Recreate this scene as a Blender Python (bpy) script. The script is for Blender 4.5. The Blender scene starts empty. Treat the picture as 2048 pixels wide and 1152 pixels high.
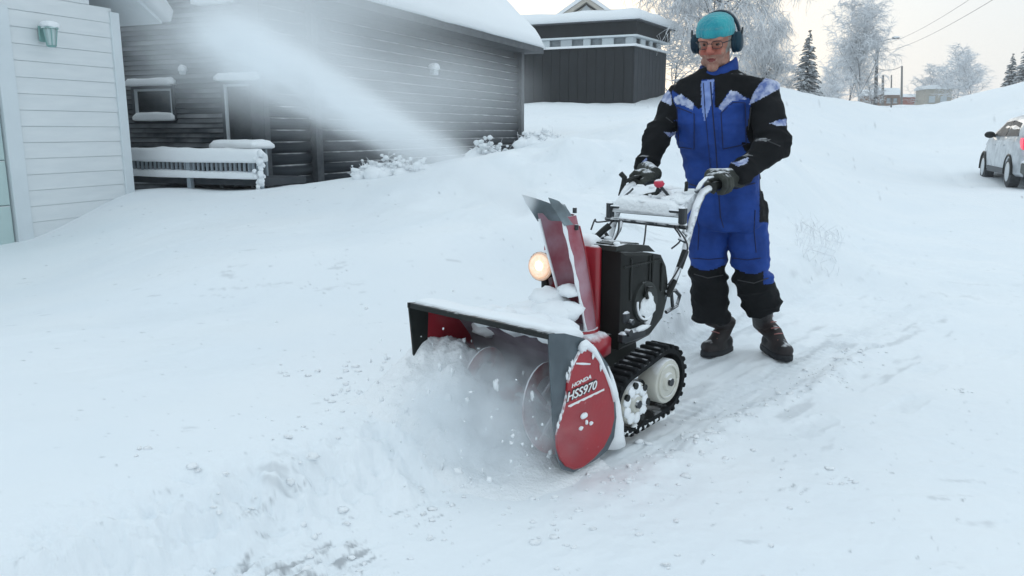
import bpy, math, random
import numpy as np
from mathutils import Vector, Matrix, noise as mnoise
random.seed(7); RNG = np.random.default_rng(7)
S = bpy.context.scene
COL = S.collection
R = math.radians
# ------------------------------------------------------------------ camera
CAM_H = 1.2; FPX = 1600.0; TH = math.atan(314 / 1600.0); CT, ST = math.cos(TH), math.sin(TH)
cd = bpy.data.cameras.new('camera'); cam = bpy.data.objects.new('camera', cd); COL.objects.link(cam)
cam.location = (0, 0, CAM_H); cam.rotation_euler = (math.pi / 2 - TH, 0, 0)
cd.sensor_width = 36; cd.lens = 36 * FPX / 2048; cd.clip_start = .05; cd.clip_end = 3000
S.camera = cam
# ------------------------------------------------------------------ sky, sun, exposure
SUN_EL, SUN_AZ = R(14), R(4)                       # low winter sun behind thin cloud, beyond the dark house
w = bpy.data.worlds.new('World'); S.world = w; w.use_nodes = True
nt = w.node_tree; nt.nodes.clear()
N = nt.nodes.new; L = nt.links.new
out = N('ShaderNodeOutputWorld'); bg = N('ShaderNodeBackground'); L(bg.outputs[0], out.inputs[0])
sky = N('ShaderNodeTexSky'); sky.sky_type = 'NISHITA'; sky.sun_disc = False
sky.sun_elevation = SUN_EL; sky.sun_rotation = SUN_AZ; sky.air_density = 1.2; sky.dust_density = 2.5; sky.ozone_density = 1.6
tc = N('ShaderNodeTexCoord'); sep = N('ShaderNodeSeparateXYZ'); L(tc.outputs['Generated'], sep.inputs[0])
ramp = N('ShaderNodeValToRGB'); L(sep.outputs['Z'], ramp.inputs[0])      # thin high cloud: pale near the horizon, bluer overhead
el = ramp.color_ramp.elements
el[0].position = 0.0; el[0].color = (7.2, 7.3, 7.35, 1); el[1].position = 1.0; el[1].color = (8.5, 9.8, 10.7, 1)
e = el.new(.22); e.color = (7.7, 8.4, 8.9, 1); e = el.new(.5); e.color = (8.0, 9.1, 9.9, 1)
dt = N('ShaderNodeVectorMath'); dt.operation = 'DOT_PRODUCT'; L(tc.outputs['Generated'], dt.inputs[0])
dt.inputs[1].default_value = (math.sin(SUN_AZ) * math.cos(R(4)), math.cos(SUN_AZ) * math.cos(R(4)), math.sin(R(4)))
mr = N('ShaderNodeMapRange'); mr.inputs[1].default_value = .93; mr.inputs[2].default_value = 1.0; mr.interpolation_type = 'SMOOTHSTEP'
L(dt.outputs['Value'], mr.inputs[0])
glow = N('ShaderNodeMix'); glow.data_type = 'RGBA'; L(mr.outputs[0], glow.inputs[0]); L(ramp.outputs[0], glow.inputs[6])
glow.inputs[7].default_value = (8.9, 8.5, 7.7, 1)
mx = N('ShaderNodeMix'); mx.data_type = 'RGBA'; mx.inputs[0].default_value = .9
L(sky.outputs[0], mx.inputs[6]); L(glow.outputs[2], mx.inputs[7]); L(mx.outputs[2], bg.inputs[0]); bg.inputs[1].default_value = .1
sl = bpy.data.lights.new('sun', 'SUN'); sun = bpy.data.objects.new('sun', sl); COL.objects.link(sun)
sl.energy = .5; sl.angle = R(25); sl.color = (1, .93, .82)
sd = Vector((math.sin(SUN_AZ) * math.cos(SUN_EL), math.cos(SUN_AZ) * math.cos(SUN_EL), math.sin(SUN_EL)))
sun.rotation_euler = sd.to_track_quat('Z', 'Y').to_euler()
vs = S.view_settings; vs.view_transform = 'Standard'; vs.look = 'None'; vs.exposure = 0.17; vs.gamma = 1; vs.use_curve_mapping = False
S.render.engine = 'CYCLES'; cy = S.cycles
cy.max_bounces = 7; cy.diffuse_bounces = 3; cy.glossy_bounces = 3; cy.transmission_bounces = 4; cy.volume_bounces = 5; cy.transparent_max_bounces = 8
cy.volume_step_rate = 1.5; cy.volume_max_steps = 96; cy.use_denoising = True

# ------------------------------------------------------------------ helpers
def ray(px, py):
    x = (px - 1024) / FPX; y = (576 - py) / FPX
    return np.array([x, CT + y * ST, -ST + y * CT])
def at(px, py, Y):
    r = ray(px, py); p = r * (Y / r[1]); p[2] += CAM_H; return p
def proj(P):
    P = np.atleast_2d(np.asarray(P, float)); d = P - np.array([0, 0, CAM_H])
    zc = d[:, 1] * CT - d[:, 2] * ST
    return np.stack([1024 + FPX * d[:, 0] / zc, 576 - FPX * (d[:, 1] * ST + d[:, 2] * CT) / zc], 1)
def V(*a): return np.array(a, float)
def unit(v): v = np.asarray(v, float); return v / (np.linalg.norm(v) + 1e-12)

def tag(o, label=None, cat=None, group=None, kind=None):
    if label: o['label'] = label
    if cat: o['category'] = cat
    if group: o['group'] = group
    if kind: o['kind'] = kind
    return o
def empty(name, loc=(0, 0, 0), rz=0, **k):
    o = bpy.data.objects.new(name, None); o.location = loc; o.rotation_euler = (0, 0, rz); o.empty_display_size = .1
    COL.objects.link(o); return tag(o, **k)
def link(name, me, parent=None, loc=None, rz=0, mats=None):
    o = bpy.data.objects.new(name, me); COL.objects.link(o)
    if parent is not None: o.parent = parent
    if loc is not None: o.location = loc
    if rz: o.rotation_euler = (0, 0, rz)
    return o

class MB:
    """collects closed shapes into one mesh"""
    def __init__(s): s.v = []; s.f = []; s.m = []; s.n = 0
    def add(s, vs, fs, m=0):
        vs = np.asarray(vs, float).reshape(-1, 3); s.v.append(vs)
        s.f += [tuple(i + s.n for i in f) for f in fs]; s.m += [m] * len(fs); s.n += len(vs); return s
    def box(s, c, d, m=0, rot=None, bev=0.0):
        x, y, z = [k / 2 for k in d]
        if bev <= 0:
            p = np.array([(sx * x, sy * y, sz * z) for sz in (-1, 1) for sx, sy in ((-1, -1), (1, -1), (1, 1), (-1, 1))])
            fs = [(0, 3, 2, 1), (4, 5, 6, 7), (0, 1, 5, 4), (1, 2, 6, 5), (2, 3, 7, 6), (3, 0, 4, 7)]
        else:
            b = min(bev, x * .9, y * .9, z * .9); p = []; 
            for sz, zz, ins in ((-1, -z, b), (-1, -z + b, 0), (1, z - b, 0), (1, z, b)):
                X, Y = x - ins, y - ins; q = b if ins == 0 else b * .6
                p += [(-X + q, -Y, zz), (X - q, -Y, zz), (X, -Y + q, zz), (X, Y - q, zz), (X - q, Y, zz), (-X + q, Y, zz), (-X, Y - q, zz), (-X, -Y + q, zz)]
            p = np.array(p); fs = [tuple(range(7, -1, -1)), tuple(range(24, 32))]
            for k in range(3):
                for i in range(8): j = (i + 1) % 8; fs.append((k * 8 + i, k * 8 + j, k * 8 + 8 + j, k * 8 + 8 + i))
        if rot is not None: p = p @ np.asarray(rot).T
        return s.add(p + np.asarray(c, float), fs, m)
    def rings(s, rings, m=0, cap=True, closed=True):
        n = len(rings[0]); k = len(rings); fs = []
        for a in range(k - 1):
            for i in range(n if closed else n - 1):
                j = (i + 1) % n; fs.append((a * n + i, a * n + j, (a + 1) * n + j, (a + 1) * n + i))
        if cap: fs.append(tuple(range(n - 1, -1, -1))); fs.append(tuple(range((k - 1) * n, k * n)))
        return s.add(np.concatenate([np.asarray(r, float) for r in rings]), fs, m)
    def tube(s, pts, r, n=8, m=0, cap=True, flat=None):
        pts = [np.asarray(p, float) for p in pts]; k = len(pts)
        rs = list(r) if hasattr(r, '__len__') else [r] * k
        up = V(0, 0, 1); rings = []; prev = None
        for i in range(k):
            t = unit(pts[min(i + 1, k - 1)] - pts[max(i - 1, 0)])
            if prev is None:
                a = np.cross(t, up)
                if np.linalg.norm(a) < .1: a = np.cross(t, V(1, 0, 0))
            else: a = prev - t * (prev @ t)
            a = unit(a); b = np.cross(t, a); prev = a
            ang = np.linspace(0, 2 * math.pi, n, endpoint=False)
            rings.append(pts[i] + rs[i] * (np.outer(np.cos(ang), a) + np.outer(np.sin(ang), b)))
        return s.rings(rings, m, cap)
    def ell(s, c, r, m=0, n=12, k=8, rot=None):
        rg = []
        for i in range(k + 1):
            ph = -math.pi / 2 + math.pi * i / k; q = max(math.cos(ph), 1e-3); a = np.linspace(0, 2 * math.pi, n, endpoint=False)
            p = np.stack([np.cos(a) * q * r[0], np.sin(a) * q * r[1], np.full(n, math.sin(ph) * r[2])], 1)
            if rot is not None: p = p @ np.asarray(rot).T
            rg.append(p + np.asarray(c, float))
        return s.rings(rg, m)
    def prism(s, prof, y0, y1, m=0, ax='y'):
        """side profile [(x,z)] extruded along y"""
        A = [(p[0], y0, p[1]) for p in prof]; B = [(p[0], y1, p[1]) for p in prof]
        if ax == 'z': A = [(p[0], p[1], y0) for p in prof]; B = [(p[0], p[1], y1) for p in prof]
        return s.rings([A, B], m)
    def mesh(s, name, mats, smooth=False):
        me = bpy.data.meshes.new(name); v = np.concatenate(s.v) if s.v else np.zeros((0, 3))
        me.from_pydata(v.tolist(), [], s.f); 
        for q in (mats if isinstance(mats, (list, tuple)) else [mats]): me.materials.append(q)
        me.polygons.foreach_set('material_index', s.m)
        fix_normals(me)
        if smooth: me.polygons.foreach_set('use_smooth', [True] * len(me.polygons))
        me.update(); return me
    def build(s, name, mats, parent=None, loc=None, rz=0, smooth=False, sharp=None):
        me = s.mesh(name, mats, smooth or sharp is not None)
        if sharp is not None: me.set_sharp_from_angle(angle=R(sharp))
        return link(name, me, parent, loc, rz)
import bmesh
def fix_normals(me):
    bm = bmesh.new(); bm.from_mesh(me); bmesh.ops.recalc_face_normals(bm, faces=bm.faces); bm.to_mesh(me); bm.free()

def fbm(x, y, sc, oct=4, seed=0, gain=.5):
    """vectorised 2-D value noise, about -1..1"""
    tot = np.zeros_like(x, dtype=float); amp = 1; nrm = 0
    for o in range(oct):
        X = x / sc * 2 ** o + 37.1 * o + seed * 13.7; Y = y / sc * 2 ** o + 11.3 * o + seed * 7.9
        xi = np.floor(X).astype(np.int64); yi = np.floor(Y).astype(np.int64); fx = X - xi; fy = Y - yi
        fx = fx * fx * fx * (fx * (fx * 6 - 15) + 10); fy = fy * fy * fy * (fy * (fy * 6 - 15) + 10)
        def h(a, b):
            n = (a * 374761393 + b * 668265263 + (seed + o) * 974711) & 0x7fffffff
            n = ((n ^ (n >> 13)) * 1274126177) & 0x7fffffff
            return ((n ^ (n >> 16)) & 0xffff) / 32767.5 - 1
        v = (h(xi, yi) * (1 - fx) + h(xi + 1, yi) * fx) * (1 - fy) + (h(xi, yi + 1) * (1 - fx) + h(xi + 1, yi + 1) * fx) * fy
        tot += v * amp; nrm += amp; amp *= gain
    return tot / nrm

# ------------------------------------------------------------------ materials
def mat(name, col, rough=.6, metal=0.0, col2=None, ns=8.0, bump=0.0, bs=30.0, snow=None, spec=.5, emit=None, stretch=None, coat=0.0, trans=0.0, sheen=0.0, snow_ns=25.0, attr=None):
    m = bpy.data.materials.new(name); m.use_nodes = True; t = m.node_tree; nd = t.nodes; b = nd['Principled BSDF']
    def n(k): return nd.new(k)
    lk = t.links.new
    b.inputs['Base Color'].default_value = (*col, 1); b.inputs['Roughness'].default_value = rough; b.inputs['Metallic'].default_value = metal
    b.inputs['Specular IOR Level'].default_value = spec; b.inputs['Coat Weight'].default_value = coat; b.inputs['Transmission Weight'].default_value = trans
    b.inputs['Sheen Weight'].default_value = sheen
    tcn = n('ShaderNodeTexCoord'); oi = n('ShaderNodeObjectInfo'); off_ = n('ShaderNodeVectorMath'); off_.operation = 'MULTIPLY_ADD'   # alike pieces get their own grain
    lk(oi.outputs['Random'], off_.inputs[0]); off_.inputs[1].default_value = (23.0, 17.0, 31.0); lk(tcn.outputs['Object'], off_.inputs[2]); src = off_.outputs[0]
    if stretch:
        mp = n('ShaderNodeMapping'); mp.inputs['Scale'].default_value = stretch; lk(src, mp.inputs[0]); src2 = mp.outputs[0]
    else: src2 = src
    c_out = None
    if col2 is not None:
        nz = n('ShaderNodeTexNoise'); nz.inputs['Scale'].default_value = ns; nz.inputs['Detail'].default_value = 5; lk(src2, nz.inputs['Vector'])
        rp = n('ShaderNodeMapRange'); rp.inputs[1].default_value = .35; rp.inputs[2].default_value = .68; lk(nz.outputs[0], rp.inputs[0])
        mc = n('ShaderNodeMix'); mc.data_type = 'RGBA'; lk(rp.outputs[0], mc.inputs[0]); mc.inputs[6].default_value = (*col, 1); mc.inputs[7].default_value = (*col2, 1)
        c_out = mc.outputs[2]
    if attr:
        at_ = n('ShaderNodeAttribute'); at_.attribute_name = attr[0]
        ma = n('ShaderNodeMix'); ma.data_type = 'RGBA'; lk(at_.outputs['Fac'], ma.inputs[0]); ma.inputs[7].default_value = (*attr[1], 1)
        if c_out: lk(c_out, ma.inputs[6])
        else: ma.inputs[6].default_value = (*col, 1)
        c_out = ma.outputs[2]
    if snow is not None:
        lo, hi, amp = snow
        ge = n('ShaderNodeNewGeometry'); sp = n('ShaderNodeSeparateXYZ'); lk(ge.outputs['Normal'], sp.inputs[0])
        ns2 = n('ShaderNodeTexNoise'); ns2.inputs['Scale'].default_value = snow_ns; ns2.inputs['Detail'].default_value = 4; lk(src, ns2.inputs['Vector'])
        m1 = n('ShaderNodeMath'); m1.operation = 'MULTIPLY_ADD'; lk(ns2.outputs[0], m1.inputs[0]); m1.inputs[1].default_value = amp * 2; m1.inputs[2].default_value = -amp
        m2 = n('ShaderNodeMath'); m2.operation = 'ADD'; lk(m1.outputs[0], m2.inputs[0]); lk(sp.outputs['Z'], m2.inputs[1])
        r2 = n('ShaderNodeMapRange'); r2.inputs[1].default_value = lo; r2.inputs[2].default_value = hi; lk(m2.outputs[0], r2.inputs[0])
        ms = n('ShaderNodeMix'); ms.data_type = 'RGBA'; lk(r2.outputs[0], ms.inputs[0]); ms.inputs[7].default_value = (.84, .87, .9, 1)
        if c_out: lk(c_out, ms.inputs[6])
        else: ms.inputs[6].default_value = (*col, 1)
        c_out = ms.outputs[2]
        mrg = n('ShaderNodeMix'); mrg.data_type = 'FLOAT'; lk(r2.outputs[0], mrg.inputs[0]); mrg.inputs[2].default_value = rough; mrg.inputs[3].default_value = .9; lk(mrg.outputs[0], b.inputs['Roughness'])
        if metal:
            mm = n('ShaderNodeMix'); mm.data_type = 'FLOAT'; lk(r2.outputs[0], mm.inputs[0]); mm.inputs[2].default_value = metal; mm.inputs[3].default_value = 0; lk(mm.outputs[0], b.inputs['Metallic'])
    if c_out: lk(c_out, b.inputs['Base Color'])
    if bump:
        nb = n('ShaderNodeTexNoise'); nb.inputs['Scale'].default_value = bs; nb.inputs['Detail'].default_value = 4; lk(src2, nb.inputs['Vector'])
        bp = n('ShaderNodeBump'); bp.inputs['Strength'].default_value = min(1, bump); bp.inputs['Distance'].default_value = .01; lk(nb.outputs[0], bp.inputs['Height']); lk(bp.outputs[0], b.inputs['Normal'])
    if emit: b.inputs['Emission Color'].default_value = (*emit[0], 1); b.inputs['Emission Strength'].default_value = emit[1]
    return m
SNOW = (.83, .87, .895)
M = {}
M['ground'] = mat('snow_ground', SNOW, .85, col2=(.80, .85, .885), ns=1.3, bump=.25, bs=22, spec=.25, attr=('grey_streak', (.30, .32, .34)))  # grey streaks mixed into the snow colour by a point mask
M['snow'] = mat('soft_snow', (.85, .885, .91), .9, bump=.35, bs=18, spec=.2)
M['crust'] = mat('snow_crust', (.86, .89, .91), .85, bump=.8, bs=60, spec=.25)
M['garage'] = mat('white_siding', (.71, .75, .765), .6, col2=(.66, .705, .725), ns=3, stretch=(1, 1, 6), bump=.1)
M['garage_trim'] = mat('white_trim', (.66, .72, .75), .55, col2=(.62, .68, .71), ns=4)
M['garage_door'] = mat('pale_green_door', (.47, .60, .59), .5, col2=(.43, .56, .555), ns=2, snow=(.2, .6, .3))
M['lantern'] = mat('green_lantern_metal', (.22, .40, .38), .5, snow=(.4, .8, .4))
M['lantern_glass'] = mat('frosted_lantern_glass', (.5, .62, .62), .25, spec=.6)
M['log'] = mat('dark_log', (.016, .021, .027), .85, col2=(.034, .041, .049), ns=5, stretch=(.25, 6, 6), bump=.4, bs=14, snow=(.66, 1.02, .26), snow_ns=4, spec=.2)
M['log_end'] = mat('dark_post', (.03, .036, .044), .8, col2=(.055, .062, .07), ns=9, snow=(.5, .9, .4))
M['board'] = mat('charcoal_board', (.024, .031, .039), .85, col2=(.052, .062, .072), ns=4, stretch=(.3, 4, 4), bump=.3, spec=.2, snow=(.25, .95, .38), snow_ns=1.1)
M['wall_core'] = mat('dark_wall', (.03, .037, .045), .85, col2=(.045, .052, .06), ns=6)
M['fascia'] = mat('fascia', (.06, .068, .076), .7, col2=(.09, .1, .11), ns=6)
M['frame_dark'] = mat('dark_window_frame', (.05, .06, .07), .6, snow=(.4, .9, .4))
M['frame_light'] = mat('grey_frame', (.55, .60, .63), .6)
M['glass'] = mat('window_glass', (.20, .24, .27), .3, spec=.6, col2=(.34, .39, .43), ns=4)
M['house2'] = mat('black_cladding', (.006, .008, .010), .9, col2=(.010, .013, .016), ns=5, stretch=(1, 1, .2))
M['house2_side'] = mat('black_cladding_lighter', (.022, .027, .034), .85, col2=(.03, .036, .045), ns=5, stretch=(1, 1, .2))  # lighter tone of the same cladding, used on the right face only
M['stucco'] = mat('pale_plaster', (.50, .47, .41), .8, col2=(.44, .42, .38), ns=4)
M['rail'] = mat('grey_rail', (.30, .35, .39), .8, snow=(.2, .7, .4))
M['bark'] = mat('frosty_bark', (.10, .10, .105), .9, col2=(.20, .20, .21), ns=30, snow=(-.05, .55, .45), snow_ns=6)
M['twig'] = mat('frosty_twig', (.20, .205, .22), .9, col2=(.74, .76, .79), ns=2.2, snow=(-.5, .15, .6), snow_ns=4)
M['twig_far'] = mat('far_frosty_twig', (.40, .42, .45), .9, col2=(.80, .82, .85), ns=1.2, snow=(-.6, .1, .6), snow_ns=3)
M['needle'] = mat('frosty_needles', (.022, .032, .034), .9, col2=(.06, .075, .08), ns=5, spec=.1, snow=(.55, .85, .30), snow_ns=4)
M['pole'] = mat('weathered_pole', (.13, .125, .12), .85, col2=(.2, .19, .18), ns=10, snow=(.4, .9, .4))
M['red_house'] = mat('faded_red_boards', (.30, .12, .09), .8, col2=(.24, .11, .09), ns=5)
M['brown_house'] = mat('brown_boards', (.24, .16, .12), .8, col2=(.18, .13, .1), ns=5)
M['cable'] = mat('cable_black', (.04, .04, .045), .6)
M['red'] = mat('red_paint', (.36, .012, .025), .32, col2=(.27, .012, .022), ns=7, coat=.3, snow=(.55, .95, .5), snow_ns=18, bump=.06)
M['red_plate'] = mat('red_side_plate', (.36, .008, .018), .42, col2=(.27, .010, .02), ns=5, coat=.15, bump=.12, bs=60, snow=(.20, .42, .55), snow_ns=38)
M['red_frost'] = mat('red_paint_under_frost', (.30, .06, .085), .6, col2=(.42, .27, .32), ns=7, bump=.2, snow=(.4, .9, .5))
M['housing'] = mat('dark_grey_steel', (.055, .075, .09), .45, col2=(.10, .13, .15), ns=8, snow=(.6, .95, .4), bump=.08)
M['inner'] = mat('snow_dusted_housing', (.13, .10, .125), .7, col2=(.34, .31, .35), ns=6, bump=.3, snow=(.3, .8, .5))
M['deflector'] = mat('frosted_deflector', (.07, .09, .10), .55, col2=(.22, .28, .31), ns=9, snow=(.5, .9, .5))
M['black'] = mat('black_plastic', (.006, .0075, .007), .5, col2=(.013, .016, .0145), ns=5, spec=.3, snow=(.93, 1.1, .18), bump=.1, snow_ns=30)
M['black_top'] = mat('black_top_cover', (.009, .011, .010), .5, col2=(.03, .035, .033), ns=9, spec=.3, snow=(.85, 1.12, .45), snow_ns=35)
M['metal_dark'] = mat('dark_metal', (.03, .035, .04), .45, metal=.3, snow=(.35, .7, .45), snow_ns=30)
M['bar_snowy'] = mat('snow_crusted_bar', (.05, .06, .07), .6, snow=(-.25, .25, .75), snow_ns=35)
M['panel_snowy'] = mat('snow_crusted_panel', (.06, .07, .08), .6, snow=(-.3, .1, .35), snow_ns=30, bump=.4)
M['cream'] = mat('cream_wheel', (.60, .59, .52), .5, col2=(.52, .52, .47), ns=10, snow=(.5, .9, .4))
M['rubber'] = mat('track_rubber', (.007, .008, .009), .9, col2=(.014, .016, .018), ns=20, spec=.2, snow=(.98, 1.25, .35), snow_ns=22)
M['rubber_snow'] = mat('track_inner_snow', (.02, .022, .024), .85, col2=(.45, .48, .5), ns=22)
M['lever_red'] = mat('red_lever', (.55, .03, .07), .4, snow=(.6, .95, .4))
M['white_print'] = mat('white_print', (.80, .80, .80), .6)
M['black_print'] = mat('black_print', (.02, .02, .024), .6)
M['lamp_glow'] = mat('lit_headlamp', (.8, .65, .5), .25, col2=(.9, .8, .7), ns=60, emit=((1, .60, .36), .55), spec=.7, bump=.6, bs=90)
M['bulb'] = mat('lit_bulb', (1, .9, .8), .3, emit=((1, .80, .55), 1.6))
M['lamp_ring'] = mat('lamp_reflector_ring', (.55, .42, .36), .3, metal=.3, emit=((1, .66, .42), .25))
M['auger'] = mat('frosted_auger', (.33, .05, .06), .5, col2=(.5, .5, .54), ns=10, snow=(.2, .7, .5))
M['suit_blue'] = mat('blue_work_fabric', (.007, .036, .19), .75, col2=(.016, .062, .30), ns=9, bump=.5, bs=34, spec=.25, snow=(.9, 1.15, .3), snow_ns=30)  # stronger tone contrast in the blue stands in for shading of the folds
M['suit_black'] = mat('black_work_fabric', (.004, .005, .006), .9, col2=(.010, .011, .013), ns=6, spec=.2, bump=.35, bs=40, snow=(.9, 1.2, .25), snow_ns=40)
M['suit_dark'] = mat('dark_blue_seam', (.004, .012, .06), .8)
M['suit_black2'] = mat('grey_seam', (.03, .032, .036), .8)
M['suit_silver'] = mat('reflective_fabric', (.08, .13, .34), .55, col2=(.55, .60, .74), ns=26, bump=.2)
M['suit_light'] = mat('light_blue_zip', (.12, .20, .50), .6, col2=(.26, .36, .66), ns=14)
M['skin'] = mat('weathered_skin', (.36, .145, .10), .6, col2=(.44, .20, .145), ns=14, bump=.15, bs=60)
M['skin_red'] = mat('ruddy_skin', (.38, .10, .07), .6, col2=(.42, .14, .10), ns=14)
M['stubble'] = mat('grey_stubble', (.32, .15, .11), .85, col2=(.38, .23, .18), ns=70)
M['lips'] = mat('lips', (.20, .035, .03), .5)
M['eye'] = mat('eye_shaded', (.15, .09, .07), .5)  # eyeballs coloured dark in place of whites, socket shade put into the colour
M['pupil'] = mat('pupil', (.02, .02, .02), .2)
M['hair'] = mat('grey_hair', (.30, .28, .25), .9)
M['beanie'] = mat('turquoise_knit', (.010, .25, .32), .9, col2=(.03, .38, .42), ns=14, bump=1.0, bs=85, stretch=(1, 1, .35), sheen=.25)
M['muff'] = mat('navy_ear_defender', (.004, .018, .035), .5, col2=(.008, .040, .062), ns=10, spec=.25)
M['glove'] = mat('dark_work_glove', (.014, .017, .015), .8, col2=(.05, .055, .045), ns=16, bump=.4, bs=60, snow=(.75, 1.05, .4), snow_ns=50)
M['boot'] = mat('black_boot_leather', (.007, .008, .010), .6, col2=(.022, .013, .013), ns=12, bump=.3, snow=(.85, 1.1, .35), snow_ns=30)
M['sole'] = mat('boot_sole', (.01, .012, .016), .7)
M['lace'] = mat('boot_lace', (.35, .15, .14), .7)
M['carpaint'] = mat('salt_dusted_white_paint', (.56, .60, .63), .4, col2=(.30, .33, .36), ns=4.5, coat=.3)
M['car_rear'] = mat('dark_rear_paint', (.16, .17, .16), .5, col2=(.05, .055, .06), ns=3, spec=.3)  # rear panels set darker than the rest of the body
M['carglass'] = mat('tinted_car_glass', (.02, .025, .03), .5, spec=.15, col2=(.06, .07, .08), ns=4)
M['tyre'] = mat('tyre', (.02, .022, .025), .8, col2=(.05, .055, .06), ns=14)
M['rim'] = mat('alloy_rim', (.55, .58, .6), .35, metal=.4)
M['tail'] = mat('tail_lamp_lit', (.55, .02, .05), .3, emit=((1, .05, .12), .55))
M['glasses'] = mat('spectacle_frame', (.02, .02, .025), .3)
gl = bpy.data.materials.new('clear_lens'); gl.use_nodes = True; gb = gl.node_tree.nodes['Principled BSDF']
gb.inputs['Transmission Weight'].default_value = 1; gb.inputs['Roughness'].default_value = .02; gb.inputs['IOR'].default_value = 1.02; gb.inputs['Base Color'].default_value = (.95, .97, .97, 1)
M['lens'] = gl

# ------------------------------------------------------------------ terrain
def terrain_points():
    P = []
    def a(px, py, Y): P.append(tuple(at(px, py, Y)))
    for r in (.8, 1.5, 2.2, 3.0, 3.8, 4.6):
        for th in range(0, 360, 20):
            x, y = r * math.sin(R(th)), r * math.cos(R(th)); P.append((x, y, 0.0))
    for r in (7, 12, 25, 60, 150, 600):
        for th in range(100, 261, 20): P.append((r * math.sin(R(th)), r * math.cos(R(th)), 0.1))
    P += [(3, 6, 0.0), (5, 9, 0.02), (7, 13, .05), (9, 15, .05), (11, 18.5, .09), (3.5, 5, 0), (12, 17, .08), (8, 8, 0), (14, 14, .1), (4.2, 10, .08), (2.2, 5.2, .0), (3.3, 7.5, .05), (5.5, 12.5, .12), (7.5, 17, .15)]
    # yard on the left, drifts against the garage and the log house
    a(62, 484, 8.2); a(20, 489, 8.0); a(265, 379, 9.3); a(170, 432, 8.7); a(262, 382, 11); a(-200, 500, 7.5); a(-200, 700, 4.6)
    for px, py, Y in ((120, 560, 6.2), (300, 470, 6.9), (400, 560, 5.4), (300, 640, 4.8), (540, 560, 5.2), (700, 480, 6.3), (700, 560, 5.2), (860, 480, 6.0), (900, 580, 4.5)): a(px, py, Y)
    for px, py, Y in ((330, 374, 10.5), (440, 372, 10), (520, 371, 9.4), (585, 370, 9.0), (640, 364, 8.8), (720, 355, 8.6), (800, 349, 8.5), (870, 342, 8.4), (930, 332, 8.3), (1000, 322, 8.3), (1060, 318, 8.2), (1130, 313, 8.2), (1200, 301, 8.2), (1290, 279, 8.2), (1360, 268, 8.6), (1450, 270, 9.2), (1560, 285, 10.5)): a(px, py, Y)
    for px, Y in ((300, 17), (420, 18), (520, 20), (500, 15), (620, 14)): p = at(px, 300, Y); P.append((p[0], p[1], .12))
    for px, Y, z in ((800, 12.5, .6), (950, 16, .7), (1035, 19, .8), (900, 11, .7), (-3000, 30, .2), (-1500, 30, .2)): p = at(px, 300, Y); P.append((p[0], p[1], z))
    for px, py, Y in ((1250, 400, 7), (1180, 420, 6.6), (1320, 400, 7.2), (1150, 470, 5.8), (1040, 480, 5.6), (960, 430, 6.8), (1260, 470, 6.2), (1000, 395, 7.2), (1120, 360, 7.4), (850, 400, 7.3)): a(px, py, Y)
    for px, py, Y in ((1050, 300, 13), (1180, 292, 14), (1060, 268, 20), (1180, 262, 20), (1320, 250, 20), (1045, 213, 33), (1180, 213, 32), (1330, 213, 32), (1120, 235, 26), (1250, 235, 26)): a(px, py, Y)
    for px, py, Y in ((1420, 225, 22), (1500, 200, 27), (1565, 179, 32), (1600, 183, 35), (1645, 193, 38), (1695, 211, 45), (1600, 260, 21), (1600, 330, 13.5), (1680, 260, 26), (1640, 225, 30), (1740, 212, 75), (1800, 212, 85), (1780, 240, 48), (1760, 300, 27), (1800, 330, 21), (1700, 340, 17)): a(px, py, Y)
    for px, py, Y in ((1885, 211, 62), (1925, 196, 50), (1965, 180, 44), (2010, 171, 42), (2048, 165, 41), (2150, 150, 40), (2048, 215, 32), (1940, 240, 36), (1960, 290, 24), (1900, 300, 25), (2120, 300, 24), (2300, 200, 30)): a(px, py, Y)
    for th, r, z in ((-80, 40, 1), (-50, 40, 1), (-25, 50, 2), (-5, 60, 3.5), (10, 60, 3.8), (80, 40, 2.5), (60, 50, 3.6)): P.append((r * math.sin(R(th)), r * math.cos(R(th)), z))
    for th in range(-80, 81, 16):
        for r, z in ((140, 4.6), (600, 6)): P.append((r * math.sin(R(th)), r * math.cos(R(th)), z))
    return np.array(P)
TP = terrain_points()
def tcoord(x, y):
    r = np.hypot(x, y) + .6; th = np.arctan2(x, y); g = np.log(r)
    return np.stack([g * 1.9, np.sin(th) * 3.0, np.cos(th) * 1.6], -1)
tq = tcoord(TP[:, 0], TP[:, 1])
def kern(d2): return np.sqrt(d2 + .012)
KM = kern(((tq[:, None] - tq[None]) ** 2).sum(-1)); n_ = len(TP)
A_ = np.zeros((n_ + 1, n_ + 1)); A_[:n_, :n_] = KM - np.eye(n_) * .015; A_[n_, :n_] = 1; A_[:n_, n_] = 1
TW = np.linalg.solve(A_, np.append(TP[:, 2], 0))
def base_h(x, y):
    x = np.atleast_1d(np.asarray(x, float)); y = np.atleast_1d(np.asarray(y, float)); q = tcoord(x, y); o = np.empty(len(x))
    for i in range(0, len(x), 20000):
        k = kern(((q[i:i + 20000, None] - tq[None]) ** 2).sum(-1)); o[i:i + 20000] = k @ TW[:n_] + TW[n_]
    r = np.hypot(x, y); k = np.clip((r - 4.4) / 1.2, 0, 1); return o * k * k * (3 - 2 * k)
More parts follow.
